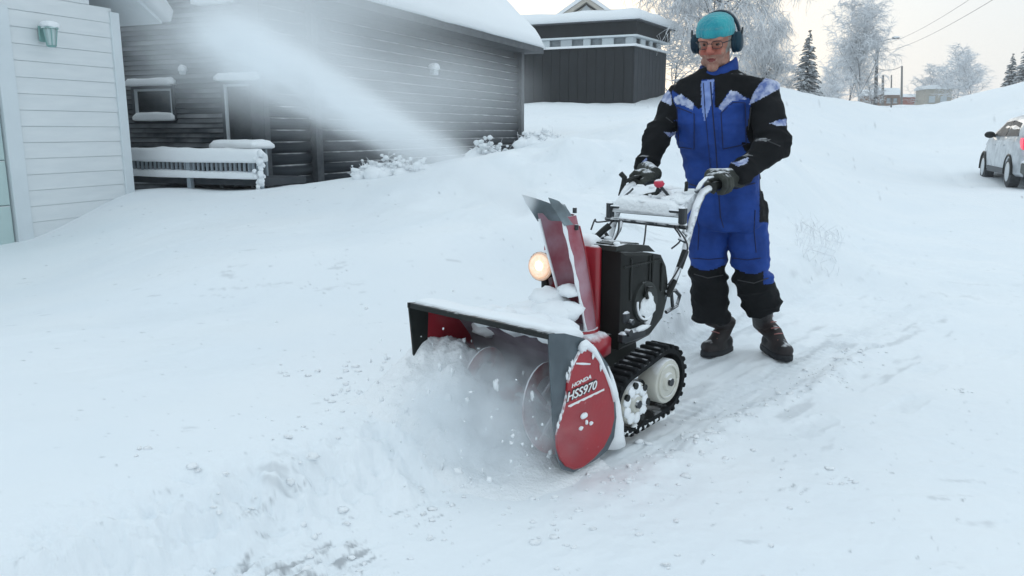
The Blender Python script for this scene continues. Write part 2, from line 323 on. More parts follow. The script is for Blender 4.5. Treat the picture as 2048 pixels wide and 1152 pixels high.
# machine frame: A runs back from the bucket mouth, B to the operator's left hand side
O = V(-.127, 2.77, 0); A = V(.68, .733, 0); B = V(.733, -.68, 0)
def W(a, b, z): return O + A * a + B * b + V(0, 0, z)
PATCH = [(-0.62, 1.95, 0.2, 0.16, 1.0), (-0.5, 2.08, 0.12, 0.1, 0.9), (-0.78, 2.2, 0.08, 0.18, 0.43), (-0.74, 1.86, 0.12, 0.12, 0.8), (-0.3, 2.32, 0.16, 0.1, 0.31), (-1.05, 2.28, 0.08, 0.07, 0.37), (-0.68, 2.95, 0.1, 0.07, 0.43), (-0.9, 3.2, 0.1, 0.06, 0.31), (0.95, 2.55, 0.07, 0.04, 0.37), (1.15, 2.6, 0.06, 0.04, 0.37), (1.15, 3.45, 0.05, 0.03, 0.43), (0.72, 3.0, 0.1, 0.05, 0.25), (1.55, 3.7, 0.12, 0.05, 0.25), (2.1, 3.6, 0.06, 0.03, 0.37), (0.55, 1.75, 0.08, 0.05, 0.31), (-0.1, 1.62, 0.1, 0.05, 0.31), (0.9, 1.9, 0.06, 0.03, 0.31)]
def height(x, y, fine=True):
    z = base_h(x, y)
    if not fine: return z
    r = np.hypot(x, y); X, Y = x, y
    near = np.clip(1 - (r - 6) / 20, .15, 1)
    z = z + fbm(X, Y, 2.3, 3, 1) * .035 * np.clip(r / 5, .25, 3)
    al = (X - O[0]) * A[0] + (Y - O[1]) * A[1]; bl = (X - O[0]) * B[0] + (Y - O[1]) * B[1]
    # scraped lane behind the machine with loose ridges, ribbed by the tracks
    lane = np.exp(-np.clip(np.abs(bl) - .36, 0, 9) ** 2 / .02) / (1 + np.exp(-(al - .3) * 12)) / (1 + np.exp((al - 5) * 2))
    z += lane * (-.015 + .014 * fbm(al * .35, bl * 2.4, .12, 4, 4, .6))
    for sb in (-.3, .3):
        tr = np.exp(-((bl - sb) / .07) ** 2) / (1 + np.exp(-(al - .95) * 20)) / (1 + np.exp((al - 4.5) * 2))
        z += tr * .010 * np.sin(al * 2 * math.pi / .06 + 1.5 * fbm(al, bl, .2, 2, 6))
    ridge = np.exp(-((np.abs(bl) - .52 - .05 * fbm(al, bl, .5, 2, 8)) / .10) ** 2) / (1 + np.exp(-(al - .1) * 8)) / (1 + np.exp((al - 5) * 2))
    z += ridge * (.025 + .02 * fbm(X, Y, .09, 3, 9))
    rough = np.clip(fbm(X, Y, 1.1, 2, 11) * 1.4 + .3, 0, 1) * near
    z += rough * .011 * fbm(al * .5 + 3, bl * 1.4, .16, 4, 12, .6)
    right = 1 / (1 + np.exp(-(X - .4) * 3)) / (1 + np.exp((X - 2.6) * 2)) / (1 + np.exp((r - 6.5) * 1.5))
    z += right * .010 * fbm(X * .6, Y * 1.3, .10, 4, 14, .6)
    # uncut layer of snow: a crumbling face ahead of the machine, a cut wall beside it
    wob = .05 * fbm(X, Y, .35, 3, 15) + .025 * fbm(X, Y, .08, 3, 16)
    ahead = 1 / (1 + np.exp((bl + .06 + wob * 2) / .075)); beside = 1 / (1 + np.exp((bl + .44 + wob) / .028)); f_ = 1 / (1 + np.exp((al - .28) / .05))
    lay = ahead * f_ + beside * (1 - f_)
    dep = (.22 + .05 * fbm(X, Y, .9, 3, 17)) * np.clip((7.5 - r) / 3.0, 0, 1) * np.clip((al + 3.2) / 1.5, 0, 1)
    z += lay * dep
    edge = lay * (1 - lay) * 4; z += edge * .05 * fbm(X, Y, .07, 4, 18, .6) * np.clip((6 - r) / 2, 0, 1)
    bank = np.exp(-((Y - 7.4) / 1.6) ** 2) * np.clip((X + 1.5) / 2, 0, 1) * np.clip((5 - X) / 2, 0, 1); z += bank * (.08 + .22 * fbm(X, Y, .8, 3, 19) + .03 * fbm(X, Y, .2, 3, 20))
    side = np.exp(-((X - .42 * Y - 1.2) / .8) ** 2) * np.clip((Y - 5) / 3, 0, 1) * np.clip((30 - Y) / 10, 0, 1); z += side * (.05 * fbm(X, Y, .6, 4, 22))
    rbk = np.clip((r - 22) / 10, 0, 1) * np.clip((90 - r) / 30, 0, 1); z += rbk * .16 * fbm(X, Y, 3.2, 4, 23, .6)
    for lat in (-.75, .75): z -= .022 * np.exp(-(((X - .42 * Y - 3.2) - lat) / .16) ** 2) * np.clip((Y - 6) / 4, 0, 1) * np.clip((60 - Y) / 20, 0, 1) * (1 + .6 * fbm(X, Y, .5, 3, 24))
    for k_, (pa, pb) in enumerate(((2.25, .16), (2.6, -.12), (2.95, .18), (3.35, -.10), (3.75, .15), (4.2, -.12), (1.2, .75), (1.75, .95), (2.4, .85), (3.0, 1.05))):
        u_, v_ = (al - pa) / .15, (bl - pb - .1 * (al - pa)) / .058; q_ = u_ ** 4 + v_ ** 4; z += np.exp(-q_) * (-.012 + .004 * np.sin(al * 2 * math.pi / .03) + .006 * fbm(X, Y, .05, 2, 50 + k_)) + .006 * np.exp(-(q_ - 1.6) ** 2 / .5) * (.5 + fbm(X, Y, .04, 2, 70 + k_))
    for (cx, cy, sx, sy, k) in PATCH:
        g = np.exp(-((x - cx) / sx) ** 2 - ((y - cy) / sy) ** 2) * k
        z += g * (.024 * np.maximum(fbm(al * .55, bl * 1.5, .04, 3, 21, .6), -.4) - .004)
    return z
def ground_z(x, y): return float(height(np.array([float(x)]), np.array([float(y)]))[0])
def make_ground():
    th = np.concatenate([np.linspace(-R(40), R(40), 720), np.linspace(R(40), R(320), 150)[1:-1]]); nT = len(th)
    rr = np.concatenate([[.05, .3, .6, .9], np.geomspace(1.15, 12, 560), np.geomspace(12.1, 2200, 220)]); nR = len(rr)
    T, RR = np.meshgrid(th, rr); x = (RR * np.sin(T)).ravel(); y = (RR * np.cos(T)).ravel(); z = height(x, y)
    sc = np.zeros_like(x); al = (x - O[0]) * A[0] + (y - O[1]) * A[1]; bl = (x - O[0]) * B[0] + (y - O[1]) * B[1]
    for (cx, cy, sx, sy, k) in PATCH:
        g = np.exp(-((x - cx) / sx) ** 2 - ((y - cy) / sy) ** 2) * k
        n2 = fbm(al * .5, bl * 1.6, .035, 4, 31, .65); sc = np.maximum(sc, np.clip((g * .62 + n2 * .9 - .50) * 2.8, 0, .75))
    al = (x - O[0]) * A[0] + (y - O[1]) * A[1]; bl = (x - O[0]) * B[0] + (y - O[1]) * B[1]; r = np.hypot(x, y)
    lane = np.exp(-np.clip(np.abs(bl) - .5, 0, 9) ** 2 / .2) / (1 + np.exp(-(al - .3) * 6)) * np.clip((8 - r) / 3, 0, 1)
    n3 = fbm(al * .25, bl * 1.6, .1, 4, 41, .6); sc = np.maximum(sc, np.clip((lane * .5 + n3 * .8 - .62) * 1.4, 0, .3))
    n4 = fbm(x * .5, y * 1.5, .09, 4, 43, .6) + .4 * fbm(x, y, .8, 2, 44); sc = np.maximum(sc, np.clip((n4 - .58) * 1.3, 0, .3) * np.clip((9 - r) / 4, 0, 1))
    me = bpy.data.meshes.new('snow_ground'); vv = np.stack([x, y, z], 1)
    i = np.arange(nR - 1)[:, None]; j = np.arange(nT)[None]; j2 = (j + 1) % nT
    f = np.stack([i * nT + j + 0 * j2, (i + 1) * nT + j, (i + 1) * nT + j2, i * nT + j2], -1).reshape(-1, 4)[:, ::-1]
    me.vertices.add(len(vv)); me.vertices.foreach_set('co', vv.ravel()); me.loops.add(f.size); me.loops.foreach_set('vertex_index', f.ravel())
    me.polygons.add(len(f)); me.polygons.foreach_set('loop_start', np.arange(0, f.size, 4)); me.polygons.foreach_set('use_smooth', np.ones(len(f), bool))
    me.update(calc_edges=True); me.validate()
    at_ = me.attributes.new('grey_streak', 'FLOAT', 'POINT'); at_.data.foreach_set('value', sc.astype(np.float32))
    me.materials.append(M['ground']); o = link('snowy_ground', me); tag(o, kind='structure')
    if me.polygons[len(me.polygons) // 2].normal.z < 0: me.flip_normals()
make_ground()

# ------------------------------------------------------------------ snow caps
def snow_cap(name, p0, p1, wvec, th, parent=None, seg=None, rag=.25, droop=.0, seed=1, m='snow'):
    """irregular pillow of snow lying along p0-p1, width vector wvec"""
    p0, p1, wv = map(lambda q: np.asarray(q, float), (p0, p1, wvec)); ln = np.linalg.norm(p1 - p0); seg = seg or max(6, min(90, int(ln / .12)))
    W2 = np.linalg.norm(wv); n = 14; rings = []
    for i in range(seg + 1):
        t = i / seg; e = min(1, min(t, 1 - t) * ln / (th * .8) * .9 + .25) ** .5; c = p0 + (p1 - p0) * t
        rg = []
        for k in range(n):
            a = -math.pi * .12 + (math.pi * 1.24) * k / (n - 1); u = math.copysign(abs(math.cos(a)) ** .45, math.cos(a)); q = max(math.sin(a), -.35)
            q = q ** .55 if q > 0 else q
            nz = mnoise.noise(Vector((t * ln * 1.7 + seed * 9, u * W2 * 1.3, seed))) + .5 * mnoise.noise(Vector((t * ln * 6 + seed, u * 3, seed * 3)))
            rg.append(c + wv * (.5 + .5 * u * (1 + .06 * nz)) + V(0, 0, th * e * q * (1 + rag * nz) - (droop if abs(u) > .9 and a < .3 else 0)))
        rings.append(rg)
    mb = MB(); mb.rings(rings, 0)
    return mb.build(name, M[m], parent, smooth=True)
def blob(mb, c, r, seed, m=0, n=8, k=6, amp=.35):
    rg = []
    for i in range(k + 1):
        ph = -math.pi / 2 + math.pi * i / k; q = max(math.cos(ph), .02); row = []
        for j in range(n):
            a = 2 * math.pi * j / n; d = Vector((math.cos(a) * q, math.sin(a) * q, math.sin(ph)))
            s = 1 + amp * mnoise.noise(d * 1.7 + Vector((seed * 3.1, seed * 1.7, seed)))
            row.append((c[0] + d.x * r[0] * s, c[1] + d.y * r[1] * s, c[2] + d.z * r[2] * s))
        rg.append(row)
    mb.rings(rg, m)

# ------------------------------------------------------------------ buildings
DW = V(.385, .923, 0); NW = V(.923, -.385, 0)          # walls run along DW; NW points out towards the street
RZ = math.atan2(DW[1], DW[0])
def onwall(px, py, P0):
    """point where the pixel's sight line meets the vertical wall plane through P0"""
    r = ray(px, py); c = V(0, 0, CAM_H); t = ((P0 - c) @ NW) / (r @ NW); return c + r * t
def wl(P, P0): d = P - P0; return float(d @ DW), float(P[2])      # wall coordinates (along, z)
def local_box(mb, x0, x1, y0, y1, z0, z1, m=0, bev=0): mb.box(((x0 + x1) / 2, (y0 + y1) / 2, (z0 + z1) / 2), (x1 - x0, y1 - y0, z1 - z0), m, bev=bev)
# local wall frames: +x along DW (away from camera), -y outwards (NW), so rotation RZ with y = -NW
# ---- white garage
G0 = at(62, 482, 8.2); G0[2] = 0
GP = onwall(264, 379, G0)
gl_ = wl(GP, G0)[0]
gar = empty('white_garage', (G0[0], G0[1], 0), RZ, label='white horizontal-board garage with snow-covered eave at the left edge', cat='garage')
z_bot = -.05; sp = .162; z = z_bot; bcache = {}
mb = MB(); local_box(mb, -6, gl_ - .02, .05, 5, -.2, 2.55); local_box(mb, -6, gl_ - .6, .05, 5, 2.55, 3.6); mb.build('wall', M['garage'], gar)
DOOR_R = -.16; DOOR_T = wl(onwall(20, 42, G0), G0)[1]
k = 0
bme = {}
while z < 3.6:
    x0 = DOOR_R + .17 if z < DOOR_T + .1 else -6.0; x1 = gl_ - .11
    if z > 2.45: x1 = gl_ - .2 - (z - 2.45) * 1.7
    key = (round(x0, 2), round(x1, 2))
    if key not in bme:
        b = MB(); prof = [(.05, 0), (-.013, 0), (-.016, .006), (-.008, sp - .002), (.05, sp - .002)]
        b.rings([[(x0, p[0], p[1]) for p in prof], [(x1, p[0], p[1]) for p in prof]]); bme[key] = b.mesh('board', M['garage'])
    link('board', bme[key], gar, (0, 0, z)); z += sp; k += 1
mb = MB(); local_box(mb, gl_ - .11, gl_ + .01, -.035, .06, -.1, 2.5, bev=.004); mb.build('corner_board', M['garage_trim'], gar)
mb = MB(); local_box(mb, DOOR_R, DOOR_R + .17, -.045, .06, -.05, DOOR_T + .14, bev=.005); mb.build('door_trim', M['garage_trim'], gar)
mb = MB(); local_box(mb, -3.2, DOOR_R - .002, -.045, .06, DOOR_T, DOOR_T + .14, bev=.005); mb.build('door_trim', M['garage_trim'], gar)
door = MB(); local_box(door, -3.2, DOOR_R - .003, .02, .049, .0, DOOR_T - .002); door = door.build('garage_door', M['garage_door'], gar)
for i in range(5):
    hh = (DOOR_T - .04) / 5; b = MB(); local_box(b, -3.19, DOOR_R - .02, -.01, .019, .03 + i * hh, .03 + (i + 1) * hh - .012, bev=.004); b.build('door_panel', M['garage_door'], door)
b = MB(); local_box(b, -3.2, DOOR_R, -.02, .03, -.03, .022); b.build('door_seal', M['black'], door)
# roof: gable side facing the street, eave to the right
rf = MB(); e0 = V(gl_ + .52, 0, 2.44); sl_ = .62
def roof_pts(y, th, x_in=4.2): return [(e0[0], y, e0[2]), (e0[0], y, e0[2] + th), (e0[0] - x_in, y, e0[2] + th + x_in * sl_), (e0[0] - x_in, y, e0[2] + x_in * sl_)]
rf.rings([roof_pts(-.14, .10), roof_pts(5.3, .10)]); gr_ = rf.build('roof', M['garage_trim'], gar)
sn = MB(); rings = []
for i in range(40):
    y = -.26 + 5.6 * i / 39; row = []
    for j in range(26):
        t = j / 25; x = e0[0] + .07 - 4.2 * t; nz = .03 * mnoise.noise(Vector((x * 2, y * 2, 3))); ed = min(1, (t * 4.2 / .22) + .15) ** .5 * min(1, (i / 2) + .3) ** .5
        row.append((x, y + nz, e0[2] + .13 + (e0[0] - x) * sl_ + .30 * ed + nz))
    row += [(e0[0] - 4.2, y, e0[2] + .10 + 4.2 * sl_), (e0[0] + .02, y, e0[2] + .02)]; rings.append(row)
sn.rings(rings); sn.build('snow_cap', M['snow'], gr_, smooth=True)
# lantern
lp = onwall(80, 68, G0); lx, lz = wl(lp, G0)
lan = empty('wall_lantern', tuple(lp + NW * .03), RZ, label='green wall lantern dusted with snow on the white garage', cat='lantern')
b = MB(); b.box((0, -.01, 0), (.09, .02, .16), bev=.006); b.tube([(0, -.02, .05), (0, -.08, .09), (0, -.12, .06)], .009); b.build('bracket', M['lantern'], lan, smooth=False)
b = MB(); b.tube([(0, -.12, .085), (0, -.12, .06), (0, -.12, .045)], [.012, .075, .085], 6); b.tube([(0, -.12, -.12), (0, -.12, -.135)], [.05, .035], 6)
for q in range(6):
    a_ = math.pi * q / 3; b.tube([(.07 * math.cos(a_), -.12 + .07 * math.sin(a_), .045), (.045 * math.cos(a_), -.12 + .045 * math.sin(a_), -.12)], .005, 4)
b.build('cage', M['lantern'], lan)
b = MB(); b.tube([(0, -.12, .043), (0, -.12, -.118)], [.062, .04], 6); b.build('glass', M['lantern_glass'], lan)
snow_cap('snow_cap', (-.07, -.18, .075), (.07, -.18, .075), (0, .12, 0), .045, lan, seg=6)

# ---- log house: long low wing on the right, taller block in the same wall plane, set-back wing behind the porch
H1 = at(1035, 300, 18.5); H1[2] = 0
H0 = onwall(525, 300, H1); H0[2] = 0; Hm = onwall(626, 300, H1); Hm[2] = 0
LW = wl(H1, H0)[0]; LM = wl(Hm, H0)[0]
hou = empty('log_house', (H0[0], H0[1], 0), RZ, label='dark log house with thick snow on its sloping roof', cat='house')
EZ = 2.93
b = MB(); local_box(b, LM, LW - .05, .06, 4, -.3, EZ - .05); local_box(b, 0, LM, .06, 5, -.3, 6.3)
b.build('wall', M['wall_core'], hou)
def log_mesh(x0, x1, r, m, name='log', seed=0):
    b = MB(); n = 10; rings = []; ns = max(2, int((x1 - x0) / .7))
    for i in range(ns + 1):
        x = x0 + (x1 - x0) * i / ns; rr = r * (1 + .03 * mnoise.noise(Vector((x * 1.3, seed, 0))))
        rings.append([(x, rr * .75 * math.cos(a), rr * 1.0 * math.sin(a) + .006 * mnoise.noise(Vector((x * .8, seed * 3, 1)))) for a in np.linspace(0, 2 * math.pi, n, endpoint=False)])
    b.rings(rings); return b.mesh(name, m, smooth=True)
lsp = .155
long_m = [log_mesh(LM + .10, LW - .02, lsp * .53, M['log'], seed=s) for s in range(3)]
short_m = [log_mesh(.03, LM - .10, lsp * .53, M['log'], seed=s + 5) for s in range(3)]
z = -.1; i = 0
while z < EZ - .1: link('log', long_m[i % 3], hou, (0, 0, z)); z += lsp; i += 1
z = -.1; i = 0
while z < 6.2: link('log', short_m[i % 3], hou, (0, 0, z)); z += lsp; i += 1
b = MB(); local_box(b, LM - .09, LM - .01, -.13, .05, -.2, EZ); b.build('corner_post', M['log_end'], hou)
b = MB(); local_box(b, LM + .01, LM + .09, -.11, .05, -.2, EZ); b.build('corner_post', M['log_end'], hou)
b = MB(); local_box(b, LW - .06, LW + .10, -.12, .10, -.2, EZ); b.build('corner_board', M['fascia'], hou)
b = MB(); local_box(b, -.07, .03, -.12, .10, -.2, 6.3); b.build('corner_board', M['log_end'], hou)
pL = onwall(868, 143, H1 + NW * .12); b = MB(); b.box((0, 0, 0), (.16, .10, .12), bev=.01); bl_ = b.build('vent_hood', M['frame_light'], hou, (wl(pL, H0)[0], -.12, pL[2])); snow_cap('snow_cap', (-.10, -.07, .06), (.10, -.07, .06), (0, .13, 0), .09, bl_, seg=5)
# roof of the low wing
slp = math.tan(R(44)); back = 2.4; ov = .45; xr = LW + .35; xl = LM + .02
def rp(x, th): return [(x, -ov, EZ + 0), (x, -ov, EZ + .12), (x, back, EZ + .12 + (back + ov) * slp), (x, back + .1, EZ + (back + ov) * slp - .1)]
b = MB(); b.rings([rp(xl, 0), rp(xr, 0)]); roof = b.build('roof', M['fascia'], hou)
b = MB(); local_box(b, xl, xr + .02, -ov - .03, -ov - .002, EZ - .03, EZ + .10); b.build('fascia_board', M['fascia'], roof)
b = MB(); local_box(b, xl, xr - .02, -ov, .055, EZ - .025, EZ - .003); b.build('soffit', M['fascia'], roof)
b = MB(); b.rings([[(x, .06, EZ - .06), (x, .06, EZ + .06 * slp + .40), (x, back, EZ + (back + ov) * slp - .12), (x, back, EZ - .06)] for x in (LM + .001, LW - .05)]); b.build('gable_wall', M['wall_core'], hou)
rings = []; nx = 110
for i in range(nx + 1):
    x = xl + (xr + .08 - xl) * i / nx; row = []
    edx = min(1, (nx - i) * (xr - xl) / nx / .25 + .12) ** .5
    for j in range(30):
        t = j / 29; y = -ov - .08 + (back + ov) * t; ed = min(1, t * (back + ov) / .18 + .12) ** .5 * edx
        nz = mnoise.noise(Vector((x * .9, y * 1.2, 7))) * .04 + mnoise.noise(Vector((x * 4, y * 4, 2))) * .012
        sag = -.05 * max(0, mnoise.noise(Vector((x * 1.5, 0, 4)))) if j < 2 else 0
        row.append((x, y, EZ + .12 + (y + ov) * slp + .26 * ed + nz + sag))
    row += [(x, back, EZ + .11 + (back + ov) * slp), (x, -ov - .02, EZ + .09)]; rings.append(row)
b = MB(); b.rings(rings); b.build('snow_cap', M['snow'], roof, smooth=True)
snow_cap('snow_cap', (xl - .35, -.35, EZ + .62), (xl + .0, -.35, EZ + .45), (0, .5, 0), .2, hou, seg=6, seed=5)

# ---- end wall of the tall block: charcoal boards, small window, tall narrow window, porch
Ka = H0.copy(); RQ = -math.pi / 2; OUT = -DW
def onend(px, py, off=0.0):
    r = ray(px, py); c = V(0, 0, CAM_H); t = ((Ka + OUT * off - c) @ DW) / (r @ DW); return c + r * t
def ew(P): return float((P - Ka) @ NW), float(P[2])
KX0 = ew(onend(150, 300))[0]
b = MB(); local_box(b, KX0, -.02, .04, 5, -.3, 6.3); b.build('wall', M['wall_core'], hou, (0, 0, 0), RQ)
def wrect(x0, y0, x1, y1):
    return ew(onend(x0, y1))[0], ew(onend(x1, y0))[0], (onend(x0, y1)[2] + onend(x1, y1)[2]) / 2, (onend(x1, y0)[2] + onend(x0, y0)[2]) / 2
wins = [wrect(276, 178, 346, 233), wrect(458, 168, 518, 284)]
bsp = .064; z = .15; bc = {}
def bmesh_board(x0, x1):
    k_ = (round(x0, 3), round(x1, 3))
    if k_ not in bc:
        b = MB(); prof = [(.04, 0), (-.018, 0), (-.022, .005), (-.004, bsp - .004), (.04, bsp - .004)]
        b.rings([[(x0, p[0], p[1]) for p in prof], [(x1, p[0], p[1]) for p in prof]]); bc[k_] = b.mesh('board', M['board'])
    return bc[k_]
while z < 6.25:
    segs = [(KX0, -.03)]
    for (a0, a1, b0, b1) in wins:
        if z + bsp > b0 - .045 and z < b1 + .045:
            ns = []
            for s0, s1 in segs:
                if a0 - .05 > s0 and a1 + .05 < s1: ns += [(s0, a0 - .05), (a1 + .05, s1)]
                elif a0 - .05 > s0 and a0 - .05 < s1: ns.append((s0, a0 - .05))
                else: ns.append((s0, s1))
            segs = ns
    for s0, s1 in segs: link('board', bmesh_board(s0, s1), hou, (0, 0, z), RQ)
    z += bsp
for wi, (a0, a1, b0, b1) in enumerate(wins):
    b = MB(); w_ = .045
    for q in ((a0 - w_, a0, b0 - w_, b1 + w_), (a1, a1 + w_, b0 - w_, b1 + w_)): local_box(b, q[0], q[1], -.04, .03, q[2], q[3])
    for q in ((a0, a1, b0 - w_, b0), (a0, a1, b1, b1 + w_)): local_box(b, q[0], q[1], -.039, .03, q[2], q[3])
    fr = b.build('window', M['frame_dark'], hou, (0, 0, 0), RQ)
    b = MB(); c_ = .028
    for q in ((a0, a0 + c_, b0, b1), (a1 - c_, a1, b0, b1)): local_box(b, q[0], q[1], -.034, .03, q[2], q[3])
    for q in ((a0 + c_, a1 - c_, b0, b0 + c_), (a0 + c_, a1 - c_, b1 - c_, b1)): local_box(b, q[0], q[1], -.033, .03, q[2], q[3])
    b.build('casement', M['frame_light'], fr)
    b = MB(); local_box(b, a0 + c_, a1 - c_, .0, .02, b0 + c_, b1 - c_); b.build('pane', M['glass'], fr)
    b = MB(); local_box(b, a0 - .06, a1 + .06, -.10, -.041, b1 + w_, b1 + w_ + .02); b.build('drip_board', M['frame_dark'], fr)
    snow_cap('snow_cap', (a0 - .08, -.12, b1 + w_ + .02), (a1 + .07, -.12, b1 + w_ + .02), (0, .13, 0), .08, fr, seg=14, seed=3 + wi)
    if wi == 0: snow_cap('snow_cap', (a0 - .02, -.08, b0 - .03), (a1 + .03, -.08, b0 - .03), (0, .09, 0), .08, fr, seg=14, seed=8)
q0, q1 = onend(398, 8), onend(468, 4); x0_, x1_ = ew(q0)[0], ew(q1)[0]
b = MB(); local_box(b, x0_, x1_, -.12, -.023, q0[2] - .03, q0[2]); sh = b.build('ledge', M['frame_dark'], hou, (0, 0, 0), RQ)
snow_cap('snow_cap', (x0_ - .02, -.13, q0[2]), (x1_ + .02, -.13, q0[2]), (0, .12, 0), .09, sh, seg=12, seed=12)
pc = onend(372, 145); xh = ew(pc)[0]
b = MB(); b.box((xh, -.06, pc[2]), (.06, .08, .06), bev=.01); hk = b.build('wall_hook', M['frame_light'], hou, (0, 0, 0), RQ); snow_cap('snow_cap', (xh - .04, -.10, pc[2] + .03), (xh + .04, -.10, pc[2] + .03), (0, .09, 0), .08, hk, seg=5)
b = MB(); local_box(b, -.3, LM + .2, -.4, -KX0 + .4, 6.31, 6.42); kr = b.build('roof', M['fascia'], hou); b = MB(); local_box(b, -.4, LM + .3, -.5, -KX0 + .5, 6.422, 6.75, bev=.12); b.build('snow_cap', M['snow'], kr)

# ---- porch railing
ra, rb = onend(245, 320, .9), onend(522, 320, .9); zt = (onend(300, 317, .9)[2] + onend(500, 317, .9)[2]) / 2; zb = (onend(400, 350, .9)[2] + onend(500, 351, .9)[2]) / 2
RLn = float((rb - ra) @ NW); RZP = math.atan2(NW[1], NW[0])
rl = empty('porch_railing', (ra[0], ra[1], 0), RZP, label='snow-loaded porch railing with thin balusters below the charcoal board wall', cat='railing')
b = MB(); local_box(b, 0, RLn, -.03, .03, zt - .025, zt); b.build('handrail', M['rail'], rl)
b = MB(); local_box(b, 0, RLn, -.02, .02, zb - .02, zb + .008); b.build('bottom_rail', M['rail'], rl)
bal = MB(); local_box(bal, -.011, .011, -.011, .011, zb + .008, zt - .025); bme_ = bal.mesh('baluster', M['rail'])
nb = 30
for i in range(nb): link('baluster', bme_, rl, (.05 + (RLn - .16) * i / (nb - 1), 0, 0))
for xx in (RLn - .025, RLn * .5):
    b = MB(); local_box(b, xx - .028, xx + .028, -.028, .028, .1, zt - .026); b.build('post', M['rail'], rl)
snow_cap('snow_cap', (-.1, -.085, zt), (RLn + .03, -.085, zt), (0, .17, 0), .125, rl, seg=60, rag=.22, seed=4)
snow_cap('snow_cap', (-.1, -.07, zb - .015), (RLn + .0, -.07, zb - .015), (0, .14, 0), .065, rl, seg=60, rag=.4, seed=6)
b = MB()
for i in range(22): blob(b, (RLn + .02 + random.uniform(-.05, .05), random.uniform(-.1, 0), zb - .18 + i * .022), [random.uniform(.022, .045)] * 3, i)
tag(b.build('clinging_snow', M['snow'], rl, smooth=True), kind='stuff')
b = MB(); local_box(b, -.1, RLn - .03, .05, .86, zb - .12, zb - .04); b.build('deck', M['wall_core'], rl)
st0, st1 = onend(447, 292, .35), onend(522, 292, .35); wbn = float((st1 - st0) @ NW)
ds = empty('porch_bench', (float((st0 + st1)[0] / 2), float((st0 + st1)[1] / 2), 0), RZP, label='snow-topped bench under the tall narrow window of the log house', cat='bench')
hb = float(st0[2]) - .02
b = MB(); b.box((0, 0, hb), (wbn + .04, .36, .03), bev=.005); b.build('seat', M['rail'], ds)
for sx in (-1, 1):
    for sy in (-.13, .13):
        b = MB(); b.box((sx * wbn * .42, sy, (hb - .016 + .5) / 2), (.035, .035, hb - .516)); b.build('leg', M['rail'], ds)
snow_cap('snow_cap', (-wbn / 2 - .05, -.2, hb + .015), (wbn / 2 + .05, -.2, hb + .015), (0, .4, 0), .085, ds, seg=14, seed=9)

# ---- black house on the rise
Y2 = 34.0
c0 = at(1265, 205, Y2); c1 = at(1328, 208, Y2 + 3.3); cL = at(985, 205, Y2 + 2.6)
hb_ = empty('black_house', (c0[0], c0[1], 0), 0, label='black flat-roofed house with a white-edged balcony band, on the snowy rise', cat='house')
zb0 = c0[2] - .15; zt0 = at(1265, 42, Y2)[2]; zband0 = at(1265, 92, Y2)[2]; zband1 = at(1265, 70, Y2)[2]
uL = unit((cL - c0) * V(1, 1, 0)); uR = unit((c1 - c0) * V(1, 1, 0)); lenL = np.linalg.norm((cL - c0)[:2]); lenR = np.linalg.norm((c1 - c0)[:2])
def slab(mb, z0, z1, outw=0, m=0):
    a_ = uL * (-outw); pts = [-(uL + uR) * outw, uR * (lenR + outw) - uL * outw, uR * (lenR + outw) + uL * (lenL + outw), uL * (lenL + outw) - uR * outw]
    mb.rings([[(p[0], p[1], z0) for p in pts], [(p[0], p[1], z1) for p in pts]], m)
b = MB(); slab(b, zb0 - 1.2, zb0, -.1); b.build('foundation', M['stucco'], hb_)
b = MB(); slab(b, zb0, zband0, 0); body = b.build('wall', M['house2'], hb_)
b = MB(); slab(b, zband0 + .08, zband1 - .06, -.25); b.build('window_band', M['glass'], hb_)
b = MB(); slab(b, zband1 + .02, zt0, .12); b.build('upper_wall', M['house2'], hb_)
# cladding boards on both visible faces
def face_boards(u, ln, z0, z1, offn, m, name='cladding_board', w_=.40):
    n = int(ln / w_); ang = math.atan2(u[1], u[0]); b = MB(); b.box((ln / n * .5, 0, (z1 - z0) / 2), (ln / n - .03, .03, z1 - z0), bev=0); me = b.mesh(name, m)
    for i in range(n):
        p = u * (i * ln / n) + offn; link(name, me, hb_, (p[0], p[1], z0), ang)
nL = V(uL[1], -uL[0], 0); nL = nL if nL[1] < 0 else -nL; nR = V(uR[1], -uR[0], 0); nR = nR if nR[0] > 0 else -nR
face_boards(uL, lenL, zb0 + .02, zband0 - .02, nL * .02, M['house2']); face_boards(uR, lenR, zb0 + .02, zband0 - .02, nR * .02, M['house2_side'])
# white snowy sill lines and pillars
def strip(z0, z1, outw, name, m):
    b = MB(); slab(b, z0, z1, outw); return b.build(name, m, hb_)
strip(zband0 + .002, zband0 + .09, .14, 'balcony_ledge', M['snow']); strip(zband1 - .05, zband1 + .018, .16, 'band_trim', M['garage_trim'])
for u, ln, nn, cnt in ((uL, lenL, nL, 7), (uR, lenR, nR, 4)):
    for i in range(cnt):
        p = u * (ln * (i + .25) / cnt) - nn * .1; b = MB(); b.box((0, 0, (zband1 - .06 - zband0 - .1) / 2), (ln / cnt * (.55 if i % 2 else .35), .06, zband1 - .06 - zband0 - .1)); b.build('balcony_panel', M['garage_trim'] if i % 3 else M['frame_light'], hb_, (p[0], p[1], zband0 + .1), math.atan2(u[1], u[0]))
b = MB(); slab(b, zt0, zt0 + .05, .3); b.build('roof', M['fascia'], hb_)
rings = []
P4 = [-(uL + uR) * .4, uR * (lenR + .4) - uL * .4, uR * (lenR + .4) + uL * (lenL + .4), uL * (lenL + .4) - uR * .4]
b = MB()
